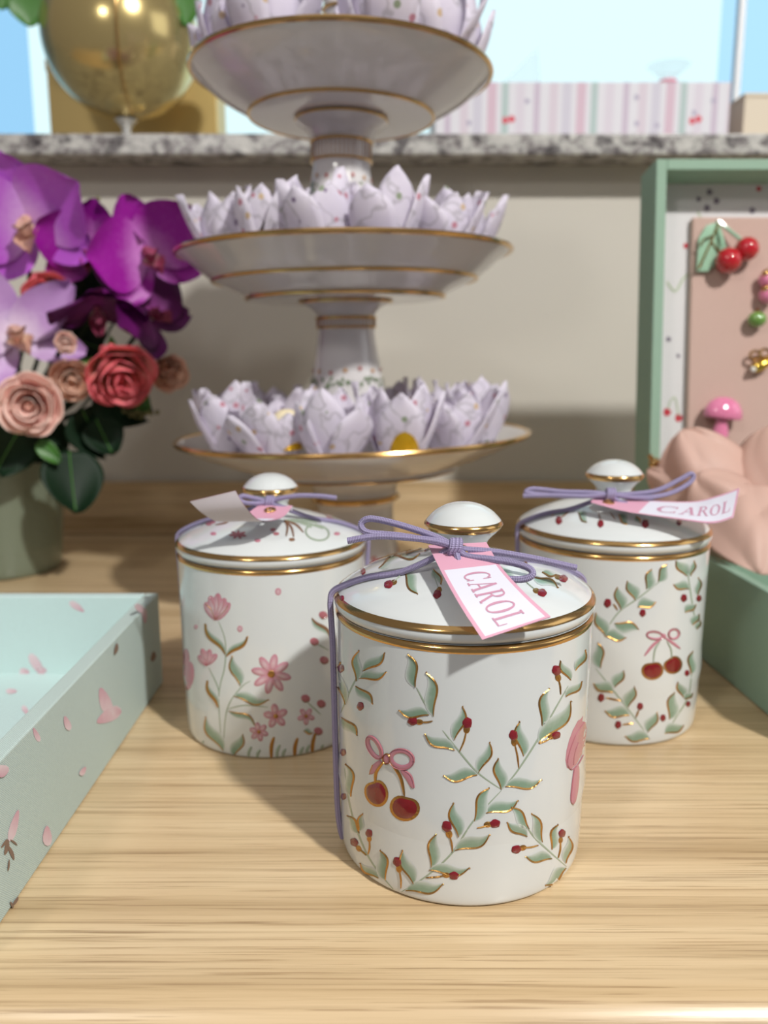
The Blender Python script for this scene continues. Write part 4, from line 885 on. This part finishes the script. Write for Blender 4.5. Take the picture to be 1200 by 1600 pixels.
def foliage(px, py, Y, L, wd, label, yaw=0, pit=0, roll=0, mat=None):
    M = facing(px, py, Y, yaw, pit, roll); p = M.translation.copy(); o = thing('foliage_leaf', label, 'leaf', p, 'leaves in the celadon vase')
    q = MB(); petal(q, M, L, wd, .25, .12, .72, nu=12, nv=10); q.build('leaf_blade', mat or LEAFD, o, origin=p, solid=.0003)
    q = MB(); q.tube([M @ Vector((0, L * t, L * (.12 * t * t - .075 * t) + .0006)) for t in (0, .25, .5, .75, .95)], .0006, 6); q.build('leaf_rib', LEAFL, o, origin=p); stem_to(o, p, .0013); return o
orchid(228, 398, .662, .050, VIV, LIPM, 'vivid magenta orchid at the right of the bouquet beside the middle cake stand', 18, 0, 25)
orchid(146, 392, .668, .044, VIV, LIPM, 'magenta orchid with speckled lip at the top centre of the bouquet', -12, 12, -10)
orchid(48, 350, .655, .058, LIL, LIPY, 'large lilac pink orchid at the top left of the bouquet', -22, 10, 12)
orchid(22, 525, .640, .058, PALE, LIPY, 'pale lilac orchid with pointed petals at the left edge', 10, -8, 20, True)
orchid(232, 498, .672, .042, DRK, LIPM, 'dark plum orchid low on the right of the bouquet', 35, -25, 40)
orchid(150, 478, .655, .040, DRK, LIPM, 'plum orchid seen edge on in the middle of the bouquet', 10, 62, 5, ruffle=.06)
rose(182, 580, .648, .027, ROSEC, 'coral rose with cream heart, largest rose of the bouquet', 14, 28, layers=5)
rose(46, 632, .636, .026, ROSEP, 'pale pink rose above the rim of the celadon vase', -4, 6, layers=5)
rose(112, 592, .658, .018, ROSEA, 'peach rose between the coral and the pale pink rose', 0, 15)
rose(262, 580, .690, .016, ROSEA, 'small peach rose at the far right of the bouquet', 25, 20)
rose(78, 462, .668, .020, ROSEC, 'coral rose half hidden under the lilac orchid', -10, 20)
rose(102, 534, .630, .0085, ROSEP, 'tiny pink rosebud in the middle of the bouquet', 0, 20, layers=4)
foliage(108, 705, .655, .050, .024, 'heart shaped dark green leaf hanging over the vase front', 12, -10, 178)
foliage(32, 668, .650, .040, .022, 'dark green leaf lying over the vase rim at the left', 0, 20, 150)
foliage(128, 640, .668, .042, .022, 'dark green leaf under the coral rose', 20, 10, 205)
foliage(150, 610, .675, .046, .022, 'dark green leaf pointing right under the small peach rose', 25, 0, 240)
foliage(60, 690, .640, .022, .007, 'light green sepal like leaf below the pale pink rose', 0, 0, 220, LEAFL)
foliage(205, 610, .680, .020, .009, 'small light green leaf beside the coral rose', 20, 0, 215, LEAFL)
foliage(96, 655, .690, .048, .026, 'dark green leaf deep behind the peach rose', 10, 10, 120)
foliage(196, 470, .700, .045, .020, 'dark green leaf behind the two magenta orchids', 15, 0, 20)
foliage(110, 470, .700, .050, .022, 'dark green leaf behind the half hidden coral rose', -10, 0, -15)
foliage(160, 545, .695, .050, .024, 'dark green leaf behind the coral rose', 0, 0, 70)
foliage(80, 560, .690, .045, .024, 'dark green leaf behind the pale lilac orchid', 0, 0, -60)
foliage(150, 655, .672, .030, .017, 'dark green leaf at the right of the vase rim', 15, 0, 200)
tw = thing('filler_twig', 'thin olive twigs of buds standing above the orchids', 'twig', atY(150, 420, .69))
for (x, y), (x2, y2) in (((118, 330), (130, 430)), ((147, 315), (150, 430)), ((205, 335), (190, 430)), ((215, 655), (150, 620)), ((240, 648), (160, 640))):
    q = MB(); a, b = atY(x, y, .69), atY(x2, y2, .69); q.tube(crom([a, a.lerp(b, .5) + Vector((.004, 0, 0)), b], 5), .0009, 6)
    for k in range(4): q.ball(a.lerp(b, .08 * k) + Vector((.003 * (-1) ** k, 0, .002)), .0022, n=8)
    q.build('bud_sprig', TWIG, tw, origin=tw.location)
q = MB(); q.tube(crom([NECK, atY(150, 560, .70), atY(150, 430, .69)], 6), .0013, 6); q.build('stem', LEAFD, tw, origin=tw.location)

# peach tissue spilling out of the green box
TIS, tnt, tb = new_mat('peach_tissue'); tb.inputs['Base Color'].default_value = lin((228, 196, 182)); tb.inputs['Roughness'].default_value = .55
ttr = tnt.nodes.new('ShaderNodeBsdfTranslucent'); ttr.inputs[0].default_value = lin((240, 190, 172)); tms = tnt.nodes.new('ShaderNodeMixShader'); tms.inputs[0].default_value = .3
tnt.links.new(tb.outputs[0], tms.inputs[1]); tnt.links.new(ttr.outputs[0], tms.inputs[2]); tnt.links.new(tms.outputs[0], tnt.nodes['Material Output'].inputs[0])
def tissue(label, base, tip, wd, cupz, curl, roll, seed):
    """one soft fold of tissue from a base point in the box to a rounded tip"""
    A, B = atY(*base), atY(*tip); y = (B - A).normalized(); z = (EYEP - (A + B) / 2).normalized(); z = (z - y * z.dot(y)).normalized(); x = y.cross(z)
    M = Matrix.Translation(A) @ Matrix((x, y, z)).transposed().to_4x4() @ Matrix.Rotation(roll, 4, 'Y'); L = (B - A).length; rows = []; N = 30
    for i in range(N + 1):
        u = i / N; hw = wd * (.55 + .45 * math.sin(PI * min(1, u * .8 + .1))) * (1 if u < .5 else max(.05, math.sqrt(max(0, 1 - ((u - .5) / .5) ** 2)))); r = []
        for j in range(N + 1):
            v = 2 * j / N - 1; zz = cupz * L * (v * v - .4) * (.4 + u) * min(1, hw / wd) ** 2 + curl * L * u * u
            zz += .03 * L * math.sin(5.5 * v + 2.5 * u + seed) * (.3 + u) * min(1, hw / wd) + (.06 * L * abs(math.sin(2.6 * v - 2.2 * u + seed * 1.7)) ** .7 * (1.15 - u) + .03 * L * abs(math.sin(4.6 * v + 3.1 * u + seed))) * min(1, hw / wd) ** .5
            r.append(M @ Vector((v * hw, u * L, zz)))
        rows.append(r)
    q = MB(); q.grid(rows); o = q.build('tissue_paper', TIS, origin=A, angle=30, solid=.0002); return tag(o, label, 'tissue paper', 'peach tissue in the green box')
tissue('peach tissue fold rising to a point below the mushroom charm', (1150, 845, .535), (1066, 676, .572), .036, -.35, .1, .2, 1)
tissue('broad peach tissue fold at the right edge under the gold bee pin', (1235, 860, .52), (1205, 668, .560), .050, -.3, .05, -.25, 2)
tissue('peach tissue fold bulging over the near rim of the green box', (1205, 775, .525), (1196, 874, .462), .036, -.3, -.15, -.2, 4)
tissue('small peach tissue tip poking out beside the gold clasp', (1120, 800, .548), (1012, 738, .578), .015, -.5, .1, .3, 3)
tissue('peach tissue fold behind the raised tag of the right jar', (1190, 850, .515), (1085, 745, .535), .030, -.5, .12, .35, 5)

# ------------------------------------------------------------------ things on the sill
ST = .3919
gc = Vector((atY(192, 100, .935).x, .935, ST)); GV = pm('polished_gold_vase', (214, 192, 132), .2, metal=.8)
gv = thing('gold_goblet_vase', 'round polished gold vase on the granite sill', 'vase', gc)
q = MB(); bz = .1175
q.lathe([(.0001, bz - .079)] + [(.079 * math.cos(a), bz + .079 * math.sin(a)) for a in [-1.45 + 2.35 * k / 24 for k in range(25)]] + [(.045, bz + .060), (.04, bz)], 72, c=gc); q.build('bowl', GV, gv, origin=gc)
q = MB(); q.lathe(smooth_prof([(.0001, 0), (.034, 0), (.034, .003), (.008, .008), (.0045, .016), (.005, .03), (.012, .038)], 3), 40, c=gc); q.build('stem_foot', pm('pale_metal_foot', (226, 224, 220), .2, metal=.6), gv, origin=gc)
q = MB(); q.tube([gc + Vector((.012 + .012 * k / 20, -.0795 * math.cos(-1.3 + 2.1 * k / 20), bz + .0795 * math.sin(-1.3 + 2.1 * k / 20))) for k in range(21)], .0012, 8); q.build('seam_rod', GOLD, gv, origin=gc)
for x, y, L, w, rl, lab in ((42, -12, .03, .02, 180, 'broad green leaf hanging left of the gold vase'), (296, -22, .036, .012, 172, 'narrow green leaf at the right side of the gold vase'), (355, -25, .040, .016, 190, 'green leaf between the gold vase and the topmost stand'), (10, -20, .022, .01, 160, 'pale leaf in the top left corner by the window')):
    M = facing(x, y, .90, 0, -10, rl); p = M.translation.copy(); o = thing('trailing_leaf', lab, 'leaf', p, 'leaves of the gold vase')
    q = MB(); petal(q, M, L, w, .2, .1, .75); q.build('leaf_blade', LEAFL, o, origin=p, solid=.0003)
    q = MB(); q.tube(crom([p, p.lerp(gc + Vector((0, 0, .2)), .5) + Vector((0, 0, .07)), gc + Vector((0, 0, .16))], 6), .0012, 6); q.build('stem', LEAFL, o, origin=p)
x0, x1 = atY(78, 190, 1.03).x, atY(340, 190, 1.03).x
q = MB(); q.box(x0, x1, 1.03, 1.085, ST, ST + .115); q.box(x0 - .001, x1 + .001, 1.029, 1.086, ST + .115, ST + .128)
tag(q.build('gold_gift_box', pm('satin_gold_card', (222, 194, 128), .4, metal=.5), origin=((x0 + x1) / 2, 1.055, ST), smooth=False, bevel=.001), 'satin gold box behind the gold vase by the window', 'box')
# striped box
sy = .955; xa, xb = .055, atY(1141, 160, sy).x; zt = atY(930, 128, sy).z
so = Vector((xa, sy, ST)); sb = thing('striped_box', 'pastel striped box printed with small cherries on the sill', 'box', so)
q = MB(); q.box(xa, xb, sy, sy + .12, ST, zt)
for x, y, r in ((790, 188, 5), (800, 186, 5), (1082, 189, 5), (1092, 186, 5)): petal_print(q, lambda a, b_: atY(a, b_, sy - .0002), x, y, r, r * 1.1, 0, 1)
for x, y in ((824, 158), (995, 152), (995, 193), (1027, 196), (1115, 157), (733, 192), (1085, 176)): petal_print(q, lambda a, b_: atY(a, b_, sy - .0002), x, y, 4, 4, 0, 2)
q.build('carton', [stripe_mat(), pm('carton_cherry', (214, 70, 90), .6), pm('carton_grey', (176, 168, 190), .6)], sb, origin=so, smooth=False, bevel=.0008)
SHEER, snt, sbs = new_mat('sheer_pale_blue'); sbs.inputs['Base Color'].default_value = lin((214, 236, 246)); sbs.inputs['Roughness'].default_value = .6
stp = snt.nodes.new('ShaderNodeBsdfTransparent'); smx = snt.nodes.new('ShaderNodeMixShader'); smx.inputs[0].default_value = .8
snt.links.new(sbs.outputs[0], smx.inputs[1]); snt.links.new(stp.outputs[0], smx.inputs[2]); snt.links.new(smx.outputs[0], snt.nodes['Material Output'].inputs[0])
PINKS = pm('pink_ribbon', (240, 150, 170), .5)
pc = Vector((atY(1027, 120, 1.06).x, 1.06, zt - .06)); pc.y = 1.02
po = thing('sheer_pouch', 'sheer pale pouch tied with pink peeping over the striped box', 'pouch', (pc.x, 1.02, zt + .0002))
q = MB(); q.lathe(smooth_prof([(.0001, 0), (.030, 0), (.034, .006), (.022, .014), (.007, .018), (.006, .021), (.018, .032), (.024, .036)], 3), 40, c=po.location); q.build('pouch_bag', SHEER, po, origin=po.location)
q = MB(); q.tube([po.location + Vector((.0085 * math.cos(2 * PI * k / 24), .0085 * math.sin(2 * PI * k / 24), .0185)) for k in range(24)], .0022, 8, closed=True); q.build('ribbon_tie', PINKS, po, origin=po.location)
tp = Vector((atY(820, 125, 1.03).x, 1.03, zt + .0002))
q = MB(); q.add([tp + Vector(v) for v in ((-.045, -.01, 0), (.018, -.01, 0), (.014, 0, .058), (-.045, .012, 0), (.018, .012, 0))], [(0, 1, 2), (1, 4, 2), (4, 3, 2), (3, 0, 2), (0, 3, 4, 1)])
tag(q.build('sheer_cone', SHEER, origin=tp, smooth=False), 'pale sheer pointed wrap on the striped box beside the stands', 'wrap')
q = MB(); ca = Vector((atY(1162, 180, .96).x, .96, ST)); zt2 = atY(1180, 145, .96).z
q.box(ca.x, ca.x + .09, .96, 1.05, ST, zt2 - .004); q.box(ca.x - .001, ca.x + .091, .959, 1.051, zt2 - .004, zt2)
tag(q.build('cream_box', pm('cream_card', (222, 208, 186), .6), origin=ca, smooth=False, bevel=.001), 'plain cream box at the right end of the sill', 'box')
